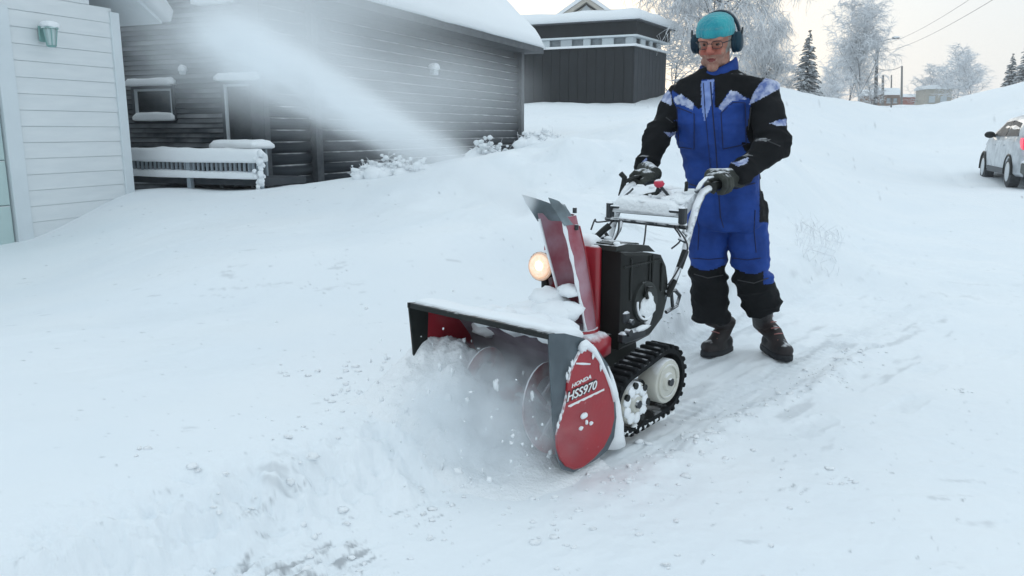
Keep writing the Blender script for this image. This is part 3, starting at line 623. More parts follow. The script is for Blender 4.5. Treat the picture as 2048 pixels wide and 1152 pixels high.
for zz, ins in ((.052, 0), (.2, -.05), (.42, .1), (.50, .5)):
    row = []
    for q in range(4):
        p, p2 = P4[q], P4[(q + 1) % 4]; cen = sum(P4) / 4
        for s in range(12):
            pp = p + (p2 - p) * s / 12; d = unit(cen - pp); pp = pp + d * ins; row.append((pp[0], pp[1], zt0 + zz + (.06 * mnoise.noise(Vector((pp[0], pp[1], zz * 3))) if zz > .1 else 0)))
    rings.append(row)
b.rings(rings); b.build('snow_cap', M['snow'], hb_, smooth=True)
# pale gable behind
g0 = at(1172, 40, 52)
gb_ = empty('pale_gabled_house', (g0[0], g0[1], 0), -.1, label='pale beige gable peeking over the black house', cat='house')
zb_ = 3.5; ze = at(1172, 42, 52)[2]; zr = at(1172, 4, 52)[2]; hw_ = (at(1222, 40, 52) - g0)[0]
b = MB(); b.prism([(-hw_, zb_), (hw_, zb_), (hw_, ze), (0, zr - .2), (-hw_, ze)], 0, 7); b.build('wall', M['stucco'], gb_)
for sgn in (-1, 1):
    b = MB(); b.prism([(0, zr - .05), (sgn * (hw_ + .5), ze - .3), (sgn * (hw_ + .5), ze - .05), (0, zr + .2)], -.5, 7.5); rr_ = b.build('roof', M['stucco'], gb_)
    b = MB(); b.prism([(0, zr + .21), (sgn * (hw_ + .55), ze - .04), (sgn * (hw_ + .6), ze + .15), (0, zr + .5)], -.55, 7.5); b.build('snow_cap', M['snow'], rr_)
b = MB(); b.prism([(-.7, ze + .25), (.7, ze + .25), (0, ze + .95)], -.03, -.002); b.build('gable_window', M['frame_light'], gb_)
# ------------------------------------------------------------------ snow blower
def loc_ab(px, py, b):
    r = ray(px, py); c = V(0, 0, CAM_H); t = (b - (c - O) @ B) / (r @ B); P = c + r * t; return float((P - O) @ A), float(P[2])
GZ = .0
bl = empty('snow_blower', (O[0], O[1], GZ), math.atan2(A[1], A[0]), label='red and black tracked snow blower throwing a plume of snow', cat='snow blower')
bk = empty('auger_housing', (0, 0, 0)); bk.parent = bl
shellp = [(-.02, .553), (.08, .535), (.17, .503), (.25, .445), (.31, .37), (.35, .28), (.365, .18), (.35, .09), (.31, .045)]
th_ = .006; inner = [(a - .0, z - th_) if z > .4 else (a - th_, z) for a, z in shellp]
b = MB(); b.rings([[(p[0], y, p[1]) for p in shellp] + [(p[0], y, p[1]) for p in inner[::-1]] for y in np.linspace(-.347, .347, 15)]); b.build('shell', M['inner'], bk)
b = MB(); b.prism([(-.022, .553), (-.016, .556), (.012, .552), (.012, .547), (-.018, .536), (-.022, .536)], -.353, .353); b.build('front_lip', M['black'], bk)
for sgn, nm in ((-1, 'side_plate'), (1, 'side_plate')):      # sgn -1: operator's left (image right)
    prof = [(-.02, .556), (.06, .542), (.17, .503), (.25, .445), (.32, .37), (.36, .28), (.375, .19), (.36, .09), (.32, .05), (.25, .035), (.12, .03), (.06, .06), (.03, .12), (.008, .25), (-.008, .42)]
    y0, y1 = (sgn * .348, sgn * .354); b = MB(); b.prism(prof, y0, y1); sp_ = b.build(nm, M['housing'] if sgn < 0 else M['red'], bk)
    if sgn < 0:
        red_px = [(1157, 702), (1147, 722), (1139, 742), (1133, 765), (1131, 790), (1124, 820), (1116, 845), (1111, 870), (1112, 895), (1119, 918), (1130, 932), (1146, 939), (1164, 934), (1186, 917), (1206, 894), (1220, 866), (1227, 836), (1226, 806), (1219, 775), (1208, 745), (1196, 720), (1183, 703), (1170, 694)]
        rp_ = [loc_ab(x, y, .356) for x, y in red_px]
        cx_, cz_ = np.mean(rp_, 0); b = MB()
        b.rings([[(p[0], -.3545, p[1]) for p in rp_], [(p[0], -.360, p[1]) for p in rp_], [(cx_ + (p[0] - cx_) * .975, -.3635, cz_ + (p[1] - cz_) * .975) for p in rp_]])
        pl = b.build('side_cover', M['red_plate'], sp_)
        def on_plate(px, py, off=.3645): a_, z_ = loc_ab(px, py, .364); return V(a_, -off, z_)
        # lettering
        def text(body, p_left, p_right, size, m, name, off=.0016, shear=.25, bold=.0, dz=.0006):
            cu = bpy.data.curves.new('t', 'FONT'); cu.body = body; cu.size = 1; cu.extrude = .004; cu.shear = shear; cu.offset = bold
            to = bpy.data.objects.new('t', cu); COL.objects.link(to); dg = bpy.context.evaluated_depsgraph_get(); me = bpy.data.meshes.new_from_object(to.evaluated_get(dg)); bpy.data.objects.remove(to); bpy.data.curves.remove(cu)
            c = np.zeros(len(me.vertices) * 3); me.vertices.foreach_get('co', c); c = c.reshape(-1, 3); x0, x1 = c[:, 0].min(), c[:, 0].max()
            p0, p1 = on_plate(*p_left), on_plate(*p_right); u = p1 - p0; wv = np.linalg.norm(u); u = u / wv; up = np.cross(u, V(0, -1, 0)); up = up if up[2] > 0 else -up
            k1 = wv / (x1 - x0); q = p0 + np.outer((c[:, 0] - x0) * k1, u) + np.outer(c[:, 1] * size, up) + np.outer(c[:, 2] * .2 , V(0, -1, 0)) - V(0, dz, 0)
            me.vertices.foreach_set('co', q.ravel()); me.materials.clear(); me.materials.append(m); me.update(); return link(name, me, sp_)
        text('HONDA', (1143, 776), (1182, 756), .019, M['white_print'], 'maker_lettering', bold=.02)
        text('HSS970', (1132, 804), (1194, 776), .046, M['black_print'], 'model_lettering', bold=.07)
        text('HSS970', (1133, 803), (1193, 776), .043, M['white_print'], 'model_lettering', bold=.012, dz=.0022)
        b = MB(); k_ = []
        for i in range(15):
            t = i / 14; x = 1136 + 72 * t; y = 811 - 34 * t; k_.append((x, y, 1.2 + 3.2 * abs(math.sin(i * 1.9)) * (1 - .5 * t)))
        up_, dn_ = [on_plate(x, y, .3640) for x, y, h in k_], [on_plate(x, y + h + 1.5, .3640) for x, y, h in k_]
        loop = up_ + dn_[::-1]; b.rings([loop, [p - V(0, .0015, 0) for p in loop]]); b.build('white_stripe', M['white_print'], sp_)
        b = MB()
        for (x, y, ra_, rb_) in ((1167, 831, .021, .011), (1172, 844, .007, .009), (1161, 856, .012, .007), (1181, 846, .010, .007)):
            p = on_plate(x, y); blob(b, (p[0], p[1] - .002, p[2]), (ra_, .006, rb_), x)
        p = on_plate(1152, 727); q = on_plate(1180, 728); b.tube([p, (p + q) / 2, q], [.003, .0045, .003], 6)
        for i, (x, y) in enumerate(((1143, 726), (1138, 740), (1133, 752), (1120, 833), (1115, 850), (1200, 735), (1185, 712))):
            p = on_plate(x, y); blob(b, (p[0], p[1] - .002, p[2]), (.006, .004, .011), i, amp=.8)
        b.build('stuck_snow', M['snow'], sp_, smooth=True)
        # snow rim along the upper rear edge and behind the plate
        rim = [on_plate(x, y) for x, y in ((1160, 700), (1172, 688), (1186, 699), (1199, 719), (1212, 747), (1223, 775), (1230, 800))]
        b = MB(); b.tube(rim, [.010, .016, .012, .008, .007, .009, .012], 8); blob(b, on_plate(1166, 692), (.022, .012, .018), 3, amp=.7); b.build('snow_rim', M['snow'], sp_, smooth=True)
b = MB(); rg = []
for i in range(9):
    z = .035 + .34 * i / 8; w0 = .10 * (1 - i / 8) ** .7 + .012; a0 = .372 - .05 * (i / 8) ** 2.5
    rg.append([(a0 - .02 + w0 * (.5 + .5 * math.cos(t)) + .01 * mnoise.noise(Vector((z * 20, t, 0))), -.315 - .045 * math.sin(t), z) for t in np.linspace(0, 2 * math.pi, 10, endpoint=False)])
b.rings(rg); b.build('packed_snow', M['snow'], bk, smooth=True)
# auger with helical flights
b = MB(); b.prism([(-.026, .558), (.075, .545), (.06, .30), (.03, .12), (.002, .2), (-.012, .42)], .3405, .3475); b.build('side_cutter', M['black'], bk)
au = MB(); au.tube([(.17, -.345, .22), (.17, .345, .22)], .02, 10); au = au.build('auger', M['auger'], bk)
for sg in (-1, 1):
    b = MB(); n = 44; rg = []
    for i in range(n + 1):
        t = i / n; ang = t * 2 * math.pi * 1.6 * sg + .8; y = sg * (.33 - .29 * t); c_, s_ = math.cos(ang), math.sin(ang)
        rg.append([(.17 + r_ * c_, y + d_, .22 + r_ * s_) for r_, d_ in ((.105, -.004), (.16, -.003), (.16, .003), (.105, .004))])
    b.rings(rg)
    for i in range(0, n + 1, 7): b.tube([(.17, sg * (.33 - .29 * i / n), .22), tuple(np.mean(rg[i], 0))], .008, 6)
    b.build('auger_flight', M['auger'], au)
b = MB(); b.ell((.18, 0, .22), (.06, .05, .05)); b.build('gearbox', M['red'], bk, smooth=True)
snow_c = snow_cap('snow_cap', (.004, .345, .549), (.004, -.33, .549), (.19, 0, -.045), .030, bk, seg=40, rag=.6, seed=21); 
b = MB()
for i, (a_, b_, z_, r_) in enumerate(((.26, -.02, .50, .085), (.34, -.06, .50, .09), (.36, .04, .52, .085), (.42, -.02, .56, .07), (.40, .09, .53, .06), (.30, .12, .48, .08), (.40, -.13, .47, .08), (.22, -.16, .50, .07), (.45, .06, .60, .045), (.2, .1, .51, .07), (.16, .22, .50, .05), (.3, -.24, .43, .06), (.16, -.02, .53, .05))):
    blob(b, (a_, -b_, z_ - .01), (r_, r_ * 1.15, r_ * .62), i + 40, n=12, k=8)
b.build('snow_mound', M['snow'], bk, smooth=True)
b = MB(); b.tube([(.375, -.30, .33), (.375, .30, .33)], .012, 8); b.box((.37, .0, .27), (.02, .5, .30), bev=.006); b.build('rear_frame', M['red'], bk)

# chute
dth = unit(V(-.84, -.54, 0)); dl = V(dth @ A, -(dth @ B), 0); wl_ = V(-dl[1], dl[0], 0)     # throw direction in machine axes
ch = empty('discharge_chute', (0, 0, 0)); ch.parent = bl
cb = V(.515, -.055, .42)
def chute_ring(t, r, spread, th=0.0, lean=None):
    z = .42 + t * .53; ln = (.15 * t ** 1.1) if lean is None else lean; c = V(cb[0], cb[1], z) + dl * ln
    return [c + (r + th) * (-dl * math.cos(f) * 1.15 + wl_ * math.sin(f)) for f in np.linspace(-spread, spread, 17)]
def channel(name, ts, rf, sf, m, par, lf=None, top_cut=None):
    inn = [chute_ring(t, rf(t), sf(t), 0, lf(t) if lf else None) for t in ts]; outr = [chute_ring(t, rf(t), sf(t), .005, lf(t) if lf else None) for t in ts]
    if top_cut: 
        for Rg in (inn[-1], outr[-1]):
            for k in range(len(Rg)): Rg[k] = Rg[k] + V(0, 0, top_cut(k / (len(Rg) - 1)))
    b = MB(); n = 17; k = len(ts); allr = [i_ + o_[::-1] for i_, o_ in zip(inn, outr)]; b.rings(allr); return b.build(name, m, par, sharp=40)
channel('chute_tube', np.linspace(0, .88, 13), lambda t: .062 + .015 * min(1, t / .6), lambda t: R(98), M['red_frost'], ch)
sh2 = channel('chute_outer_skin', np.linspace(0, .80, 10), lambda t: .0675 + .015 * min(1, t / .6), lambda t: R(36), M['red'], ch)
dfl = channel('deflector', np.linspace(.82, 1.0, 6), lambda t: .084, lambda t: R(90), M['deflector'], ch, lf=lambda t: .15 * t ** 1.1 + .28 * max(0, t - .72) ** 1.2, top_cut=lambda u: .012 - .045 * (1 - abs(2 * u - 1)))
b = MB(); e_ = [chute_ring(t, .065 + .015 * min(1, t / .6), R(98))[0] for t in np.linspace(.02, .84, 14)]; b.tube(e_, .0055, 6); e_ = [chute_ring(t, .065 + .015 * min(1, t / .6), R(98))[-1] for t in np.linspace(.02, .84, 14)]; b.tube(e_, [.005 + .004 * (i % 3 == 0) for i in range(14)], 6); b.build('frosted_edge', M['snow'], ch, smooth=True)
for t, k in ((.83, 3), (.90, 13), (.78, 14)):
    p = chute_ring(t, .085, R(88))[k]; b = MB(); b.tube([p, p + V(0, 0, .02)], .008, 8); b.build('deflector_bolt', M['metal_dark'], ch)
b = MB(); b.tube([(.515, -.05, .36), (.515, -.05, .40), (.515, -.05, .43)], [.10, .098, .085], 20); b.build('chute_collar', M['red'], ch, sharp=40)
# lamp
la = empty('headlamp', (0, 0, 0)); la.parent = bl
lc = V(.520, .15, .652); ld = unit(V(-1, -.10, .06))
b = MB(); b.tube([lc - ld * .070, lc - ld * .05, lc - ld * .01, lc], [.028, .05, .060, .061], 20); b.build('lamp_shell', M['black'], la, sharp=50)
b = MB(); b.tube([lc, lc + ld * .006], [.060, .057], 24); b.build('lamp_bezel', M['lamp_ring'], la, sharp=50)
b = MB(); b.tube([lc + ld * .006, lc + ld * .012, lc + ld * .016], [.052, .042, .015], 24); b.build('lamp_lens', M['lamp_glow'], la, smooth=True); b = MB(); b.ell(lc + ld * .016 + V(0, -.004, .004), (.006, .021, .021), n=16, k=8); b.build('bulb', M['bulb'], la, smooth=True)
b = MB(); b.tube([lc - ld * .03 + V(0, 0, -.045), (.555, .15, .56), (.56, .15, .42)], [.014, .019, .019], 8); b.tube([(.56, .15, .43), (.52, .05, .42)], .012, 6); b.build('lamp_bracket', M['black'], la)
b = MB(); blob(b, lc - ld * .03 + V(0, 0, .052), (.035, .03, .014), 3); b.build('snow_cap', M['snow'], la, smooth=True)

# engine
en = empty('engine', (0, 0, 0)); en.parent = bl
prof = [(.615, .735), (.80, .714), (.90, .693), (.935, .65), (.955, .58), (.955, .50), (.92, .415), (.83, .36), (.70, .345), (.615, .34)]
b = MB(); ys = [(-.195, .93), (-.185, 1), (.185, 1), (.195, .93)]; cxz = np.mean(prof, 0)
b.rings([[(cxz[0] + (p[0] - cxz[0]) * k, y, cxz[1] + (p[1] - cxz[1]) * k) for p in prof] for y, k in ys]); b.build('engine_cover', M['black'], en, sharp=35)
b = MB(); b.box((.596, .045, .55), (.036, .29, .41), bev=.012); b.build('belt_cover', M['red'], en, sharp=50)
for xr_, wr_, zr_, hr_ in ((.668, .012, .62, .17), (.80, .010, .63, .15), (.818, .006, .63, .15), (.895, .014, .60, .12)):
    b = MB(); b.box((xr_, -.1985, zr_), (wr_, .008, hr_), bev=.003); b.build('cooling_rib', M['black'], en)
b = MB(); b.box((.755, -.198, .675), (.27, .007, .008), bev=.003); b.build('cover_seam', M['black_top'], en)
b = MB(); b.tube([(.775, -.186, .515), (.775, -.204, .515), (.775, -.205, .515)], [.090, .084, .062], 24); b.build('starter_ring', M['black_top'], en, sharp=40)
b = MB(); blob(b, (.785, -.200, .495), (.056, .016, .062), 5, n=16, k=10, amp=.6); b.build('packed_snow', M['crust'], en, smooth=True)
b = MB(); b.tube([(.80, -.213, .57), (.77, -.214, .575), (.75, -.212, .54)], .007, 6); b.tube([(.76, -.2, .59), (.765, -.216, .53)], .007, 6); b.build('pull_handle', M['black'], en)
b = MB(); b.tube([(.775 + .068 * math.cos(t), -.207, .515 + .072 * math.sin(t)) for t in np.linspace(3.0, 5.2, 14)], .005, 6); b.build('snow_rim', M['snow'], en, smooth=True)
tp = MB(); tp.prism([(.60, .737), (.605, .757), (.68, .760), (.83, .738), (.88, .706), (.68, .731)], -.17, .17); tp = tp.build('top_cover', M['black_top'], en)
for i in range(9):
    b = MB(); b.box((.625 + i * .022, -.02, .758 - max(0, i - 2) * .0026), (.012, .24, .012), bev=.003); b.build('louvre', M['black_top'], tp)
b = MB(); b.tube([(.82, .06, .73), (.82, .06, .76), (.82, .06, .775)], [.03, .03, .02], 10); b.build('fuel_cap', M['black'], en)
b = MB(); b.tube([(.70, .02, .755), (.735, -.015, .80), (.75, -.03, .817)], [.012, .014, .014], 8); b.build('choke_lever', M['black'], en)
snow_cap('snow_cap', (.585, .17, .755), (.585, -.06, .755), (.07, 0, .006), .03, en, seg=10, seed=31)
b = MB()
for i in range(11): blob(b, (random.uniform(.62, .86), random.uniform(-.16, .16), .752 - .0 + random.uniform(-.01, .012)), (random.uniform(.012, .03), random.uniform(.012, .03), .010), i + 70)
b.build('stuck_snow', M['snow'], en, smooth=True)
b = MB(); b.box((.69, -.195, .39), (.16, .04, .05), bev=.01); b.tube([(.64, -.20, .41), (.64, -.225, .41)], .016, 8); b.tube([(.66, -.20, .45), (.66, -.22, .45)], .012, 6); b.box((.645, -.19, .47), (.04, .03, .05), bev=.008); b.build('carburettor', M['metal_dark'], en)
b = MB(); blob(b, (.73, -.218, .415), (.05, .012, .013), 8); b.build('packed_snow', M['snow'], en, smooth=True)
# chassis
b = MB(); b.prism([(.42, .34), (.60, .40), (.78, .38), (.80, .28), (.72, .14), (.50, .12), (.40, .2)], -.15, .15); b.build('transmission', M['black'], bl)
b = MB(); b.box((.50, -.06, .37), (.15, .26, .10), bev=.02); b.box((.40, -.03, .24), (.05, .30, .16), bev=.01); b.build('front_bracket', M['red'], bl, sharp=50)
b = MB(); b.prism([(.83, .45), (.93, .53), (1.02, .56), (1.02, .53), (.94, .45), (.86, .40)], -.03, .03)
b.tube([(.93, -.19, .53), (1.0, -.20, .53), (1.04, -.20, .50), (1.02, -.2, .46), (.95, -.19, .44)], .009, 6); b.tube([(.97, -.2, .53), (.985, -.2, .46)], .008, 6); b.build('shift_linkage', M['metal_dark'], bl)
# tracks
def track(yc):
    tr = empty('track', (0, 0, 0)); tr.parent = bl; wd = .105
    cF, cR, rF, rR = V(.545, .165), V(.775, .20), .118, .135
    # outline around both wheels (belt loop)
    def belt(off):
        d = cR - cF; L_ = np.linalg.norm(d); base = math.atan2(d[1], d[0]); al = math.acos((rF - rR) / L_ if abs(rF - rR) < L_ else 1)
        pts = []
        for t in np.linspace(base + al, base + 2 * math.pi - al, 16): pts.append(cF + (rF + off) * V(math.cos(t), math.sin(t)))
        for t in np.linspace(base - al, base + al, 18): pts.append(cR + (rR + off) * V(math.cos(t), math.sin(t)))
        return np.array(pts)
    o_, i_ = belt(0), belt(-.018); zf = .012
    o_[:, 1] = np.maximum(o_[:, 1], zf + .012); i_[:, 1] = np.maximum(i_[:, 1], zf + .03)
    b = MB(); n = len(o_); vs = []
    for P, y in ((o_, -wd / 2), (o_, wd / 2), (i_, wd / 2), (i_, -wd / 2)): vs.append(np.stack([P[:, 0], np.full(n, yc + y), P[:, 1]], 1))
    rr = [list(np.array([v[k] for v in vs])) for k in range(n)]; rr.append(rr[0]); b.rings(rr, cap=False); b.build('track_belt', M['rubber'], tr)
    lm = MB(); lm.box((0, 0, .007), (.020, wd + .004, .020), bev=.004); lm = lm.mesh('track_lug', M['rubber'])
    seg = np.linalg.norm(np.diff(np.vstack([o_, o_[:1]]), axis=0), axis=1); cum = np.concatenate([[0], np.cumsum(seg)]); per = cum[-1]; nl = 34
    for k in range(nl):
        s = per * k / nl; j = min(np.searchsorted(cum, s, 'right') - 1, n - 1); u = (s - cum[j]) / max(seg[j], 1e-6); p = o_[j] * (1 - u) + o_[(j + 1) % n] * u; t = unit(o_[(j + 1) % n] - o_[j]); nr = V(t[1], -t[0])
        if nr @ (p - (cF + cR) / 2) < 0: nr = -nr
        o = link('track_lug', lm, tr, (p[0], yc, p[1])); o.rotation_euler = (0, math.atan2(nr[0], nr[1]), 0)
    s = -1 if yc < 0 else 1
    for (c, r, sp_) in ((cR, .093, 0), (cF, .085, 6)):
        b = MB(); ye = yc + s * (wd / 2 + .002); b.tube([(c[0], yc - s * .03, c[1]), (c[0], ye - s * .006, c[1]), (c[0], ye, c[1])], [r, r, r * .95], 28)
        wh = b.build('wheel', M['cream'], tr, sharp=40)
        b = MB(); b.tube([(c[0], ye - .0, c[1]), (c[0], ye + s * .010, c[1])], [r * .42, r * .36], 20); b.build('hub_boss', M['cream'], wh, sharp=40)
        b = MB(); b.tube([(c[0], ye + s * .010, c[1]), (c[0], ye + s * .020, c[1])], .017, 8); b.build('axle_nut', M['metal_dark'], wh)
        if sp_:
            b = MB()
            for q in range(9): a_ = q * 2 * math.pi / 9; blob(b, (c[0] + r * .72 * math.cos(a_), ye + s * .002, c[1] + r * .72 * math.sin(a_)), (r * .3, .006, r * .26), q)
            b.build('stuck_snow', M['snow'], wh, smooth=True)
            for q in range(5): a_ = q * 2 * math.pi / 7 - 1.0; b = MB(); b.tube([(c[0] + r * .88 * math.cos(a_), ye - s * .001, c[1] + r * .88 * math.sin(a_)), (c[0] + r * .88 * math.cos(a_), ye + s * .010, c[1] + r * .88 * math.sin(a_))], .014, 8); b.build('sprocket_hole', M['black'], wh)
        else:
            b = MB(); b.tube([(c[0] + r * .72 * math.cos(t), ye + s * .002, c[1] + r * .72 * math.sin(t)) for t in np.linspace(0, 2 * math.pi, 28)], .006, 6); b.build('pressed_rim', M['cream'], wh, smooth=True)
    b = MB()
    for i in range(12): blob(b, (.50 + .03 * i, yc + s * (wd / 2 - .01), .058 + random.uniform(-.012, .016)), (.022, .012, .012), i + 5)
    b.build('packed_snow', M['crust'], tr, smooth=True)
    b = MB(); b.box(((cF[0] + cR[0]) / 2, yc - s * .02, .19), (.26, .05, .05), bev=.01); b.build('track_frame', M['black'], tr)
track(-.265); track(.265)
# handlebars and dash
hbz = empty('handlebars', (0, 0, 0)); hbz.parent = bl
HB = .20
for s in (-1, 1):
    b = MB(); b.tube([(.89, s * .17, .45), (.99, s * HB, .57), (1.065, s * HB, .69), (1.10, s * HB, .78), (1.15, s * HB, .88), (1.195, s * HB, .935), (1.27, s * HB, .955)], [.013, .013, .014, .015, .017, .017, .016], 10); b.build('handle_tube', M['bar_snowy'], hbz, smooth=True)
    b = MB(); b.tube([(1.25, s * HB, .953), (1.30, s * HB, .958), (1.42, s * HB, .965), (1.44, s * HB, .966)], [.019, .021, .020, .014], 12); b.build('grip', M['black'], hbz, smooth=True)
    b = MB(); b.tube([(1.02, s * (HB + .005), .625), (1.06, s * (HB + .008), .695)], .015, 8); b.tube([(.94, s * HB, .515), (.985, s * (HB + .004), .575)], .014, 8); b.build('tube_clamp', M['black'], hbz)
# clutch levers: tall black fork at the far grip, snow-crusted hoop at the near grip
b = MB(); b.tube([(1.17, HB + .02, .90), (1.19, HB + .015, .955), (1.19, HB + .01, .985), (1.185, HB + .03, 1.005)], [.009, .012, .013, .012], 8); b.tube([(1.19, HB + .01, .965), (1.24, HB - .01, .985), (1.33, HB - .01, .99)], [.010, .009, .008], 8); b.tube([(1.19, HB + .01, .945), (1.23, HB + .01, .93), (1.21, HB + .0, .90)], .009, 8); b.build('clutch_lever', M['black'], hbz)
b = MB(); b.tube([(1.15, -HB + .005, .94), (1.18, -HB, .975), (1.22, -HB, .995), (1.28, -HB, 1.0)], [.010, .011, .010, .006], 8); b.build('clutch_lever', M['bar_snowy'], hbz, smooth=True)
b = MB(); b.tube([(1.05, HB + .01, .805), (1.06, -HB - .01, .795)], .010, 8); b.build('cross_bar', M['metal_dark'], hbz)
pn = MB(); pn.prism([(1.05, .838), (1.06, .875), (1.20, .945), (1.24, .945), (1.24, .915), (1.09, .83)], -.175, .175); pn = pn.build('control_panel', M['panel_snowy'], hbz)
snow_cap('snow_cap', (1.04, .165, .862), (1.04, -.165, .852), (.065, 0, .012), .042, pn, seg=20, rag=.25, seed=41, m='crust')
b = MB()
for i in range(30): 
    u = random.random(); blob(b, (1.07 + .16 * u, random.uniform(-.16, .16), .885 + .06 * u + random.uniform(-.004, .006)), (random.uniform(.018, .04), random.uniform(.02, .045), random.uniform(.010, .016)), i + 90)
b.build('stuck_snow', M['crust'], pn, smooth=True)
for s, yy in ((1, .185), (-1, -.185)):
    b = MB(); b.box((1.055, yy + s * .005, .845), (.035, .03, .075), bev=.006); b.box((1.05, yy - s * .03, .80), (.025, .05, .016), bev=.004); b.box((1.05, yy - s * .03, .862), (.03, .05, .014), bev=.004); b.build('panel_bracket', M['metal_dark'], hbz)
b = MB(); b.tube([(1.14, -.085, .90), (1.12, -.05, .945), (1.11, -.035, .965)], [.007, .008, .008], 8); lv = b.build('chute_lever', M['metal_dark'], hbz)
b = MB(); blob(b, (1.112, -.03, .972), (.022, .026, .018), 4); b.build('lever_knob', M['lever_red'], lv, smooth=True)
b = MB(); b.tube([(1.10, .075, .895), (1.12, .04, .915), (1.13, -.005, .925), (1.13, -.02, .945)], [.009, .009, .010, .014], 8); b.build('gear_lever', M['black'], hbz)
b = MB(); b.tube([(1.07, .155, .89), (1.13, .14, .925), (1.15, .135, .94)], .006, 6); b.build('speed_lever', M['metal_dark'], hbz)
b = MB(); b.tube([(1.18, -.125, .925), (1.16, -.14, .965), (1.15, -.145, .98)], .008, 6); b.build('throttle_lever', M['black'], hbz)
for i, pts in enumerate(([(1.05, .17, .80), (1.0, .19, .74), (.95, .18, .72), (.90, .15, .70)], [(1.04, .13, .80), (1.02, .12, .75), (.98, .12, .70), (.92, .1, .66)], [(1.035, .16, .80), (.93, .17, .80), (.86, .13, .82), (.82, .12, .78)], [(1.035, -.02, .80), (1.0, -.035, .72), (.95, -.05, .66)], [(1.035, -.17, .80), (1.02, -.24, .72), (.98, -.22, .62), (.94, -.2, .56)], [(1.03, -.16, .80), (1.08, -.17, .74), (1.04, -.15, .70)])):
    P = np.array(pts); t = np.linspace(0, len(P) - 1, 18); q = []
    for u in t:
        k = min(int(u), len(P) - 2); f = u - k; p0, p1, p2, p3 = P[max(k - 1, 0)], P[k], P[k + 1], P[min(k + 2, len(P) - 1)]
        q.append(.5 * (2 * p1 + (p2 - p0) * f + (2 * p0 - 5 * p1 + 4 * p2 - p3) * f * f + (3 * p1 - p0 - 3 * p2 + p3) * f ** 3))
    b = MB(); b.tube(q, .0038 if i else .005, 6); b.build('control_cable', M['cable'], hbz, smooth=True)
b = MB(); b.tube([(1.05, .12, .80), (1.04, .125, .76), (.99, .14, .69), (.93, .15, .60)], .008, 6); b.build('linkage_rod', M['bar_snowy'], hbz, smooth=True); b = MB(); b.tube([(1.06, -.19, .78), (1.08, -.205, .755), (1.05, -.21, .735), (1.03, -.19, .75)], .008, 6); b.build('linkage_rod', M['bar_snowy'], hbz, smooth=True)

# ------------------------------------------------------------------ person
def vox(mb, size, smooth_it=6, shade=.5):
    me = mb.mesh('tmp', M['skin']); o = bpy.data.objects.new('tmp', me); COL.objects.link(o)
    m1 = o.modifiers.new('r', 'REMESH'); m1.mode = 'VOXEL'; m1.voxel_size = size
    m2 = o.modifiers.new('s', 'SMOOTH'); m2.iterations = smooth_it; m2.factor = shade
    dg = bpy.context.evaluated_depsgraph_get(); r = bpy.data.meshes.new_from_object(o.evaluated_get(dg)); bpy.data.objects.remove(o); bpy.data.meshes.remove(me)
    r.materials.clear(); return r
def coords(me):
    c = np.zeros(len(me.vertices) * 3); me.vertices.foreach_get('co', c); return c.reshape(-1, 3)
def normals(me):
    c = np.zeros(len(me.vertices) * 3); me.vertices.foreach_get('normal', c); return c.reshape(-1, 3)
def fcent(me):
    c = np.zeros(len(me.polygons) * 3); me.polygons.foreach_get('center', c); n = np.zeros(len(me.polygons) * 3); me.polygons.foreach_get('normal', n); return c.reshape(-1, 3), n.reshape(-1, 3)
def segd(P, a, b, ra=1., rb=1.):
    d = b - a; t = np.clip(((P - a) @ d) / (d @ d), 0, 1); q = a + t[:, None] * d; return np.linalg.norm(P - q, axis=1) / (ra + (rb - ra) * t)
def inpoly(p, poly):
    x, y = p[:, 0], p[:, 1]; ins = np.zeros(len(p), bool); n = len(poly)
    for i in range(n):
        x1, y1 = poly[i]; x2, y2 = poly[(i + 1) % n]
        if y1 == y2: continue
        c = ((y1 > y) != (y2 > y)) & (x < (x2 - x1) * (y - y1) / (y2 - y1) + x1); ins ^= c
    return ins
tf = unit(V(-.40, -.917, 0)); tl = V(-tf[1], tf[0], 0)     # torso facing; tl = his left
if tl[0] < 0: tl = -tl
PY = 4.13
def body_center(px, py, Y=PY): return at(px, py, Y)
shR, elR, wrR = at(1360, 192, 4.20), at(1320, 266, 4.12), at(1290, 338, 4.02)
shL, elL, wrL = at(1525, 188, 4.00), at(1548, 290, 3.87), at(1474, 355, 3.72)
hipR, knR, anR = at(1418, 440, 4.16), at(1416, 545, 4.16), V(1.155, 4.26, .13)
hipL, knL, anL = at(1492, 440, 4.12), at(1502, 548, 4.06), V(1.372, 4.245, .15)
TOR = [  # px, py, half width, half depth
    (1453, 458, .150, .125), (1453, 438, .195, .152), (1451, 410, .192, .150), (1446, 370, .183, .140), (1440, 320, .184, .140), (1435, 270, .200, .145), (1433, 225, .218, .145), (1434, 195, .230, .138), (1436, 175, .216, .126), (1437, 160, .190, .115), (1437, 150, .125, .095), (1436, 138, .082, .080)]
def torso_rings(k=1.0, drop=0):
    rg = []
    for px, py, hw, hd in TOR:
        c = at(px, py, PY - .02 * (py < 300)); row = []
        for a in np.linspace(0, 2 * math.pi, 28, endpoint=False):
            ca, sa = math.cos(a), math.sin(a); u = math.copysign(abs(ca) ** .8, ca); v = math.copysign(abs(sa) ** .8, sa); row.append(c + tl * u * hw * k + tf * v * hd * k)
        rg.append(row)
    return rg
def limb(mb, pts, rs, n=14, flat=1.0): mb.tube(pts, rs, n)
def lerp(a, b, t): return a + (b - a) * t
pers = empty('person', (float((anR + anL)[0] / 2), float((anR + anL)[1] / 2), 0), 0, label='man in blue and black work overalls and turquoise beanie pushing the snow blower', cat='person')
PO_ = V(pers.location.x, pers.location.y, 0)
def shift(me): me.transform(Matrix.Translation(-Vector(PO_))); return me
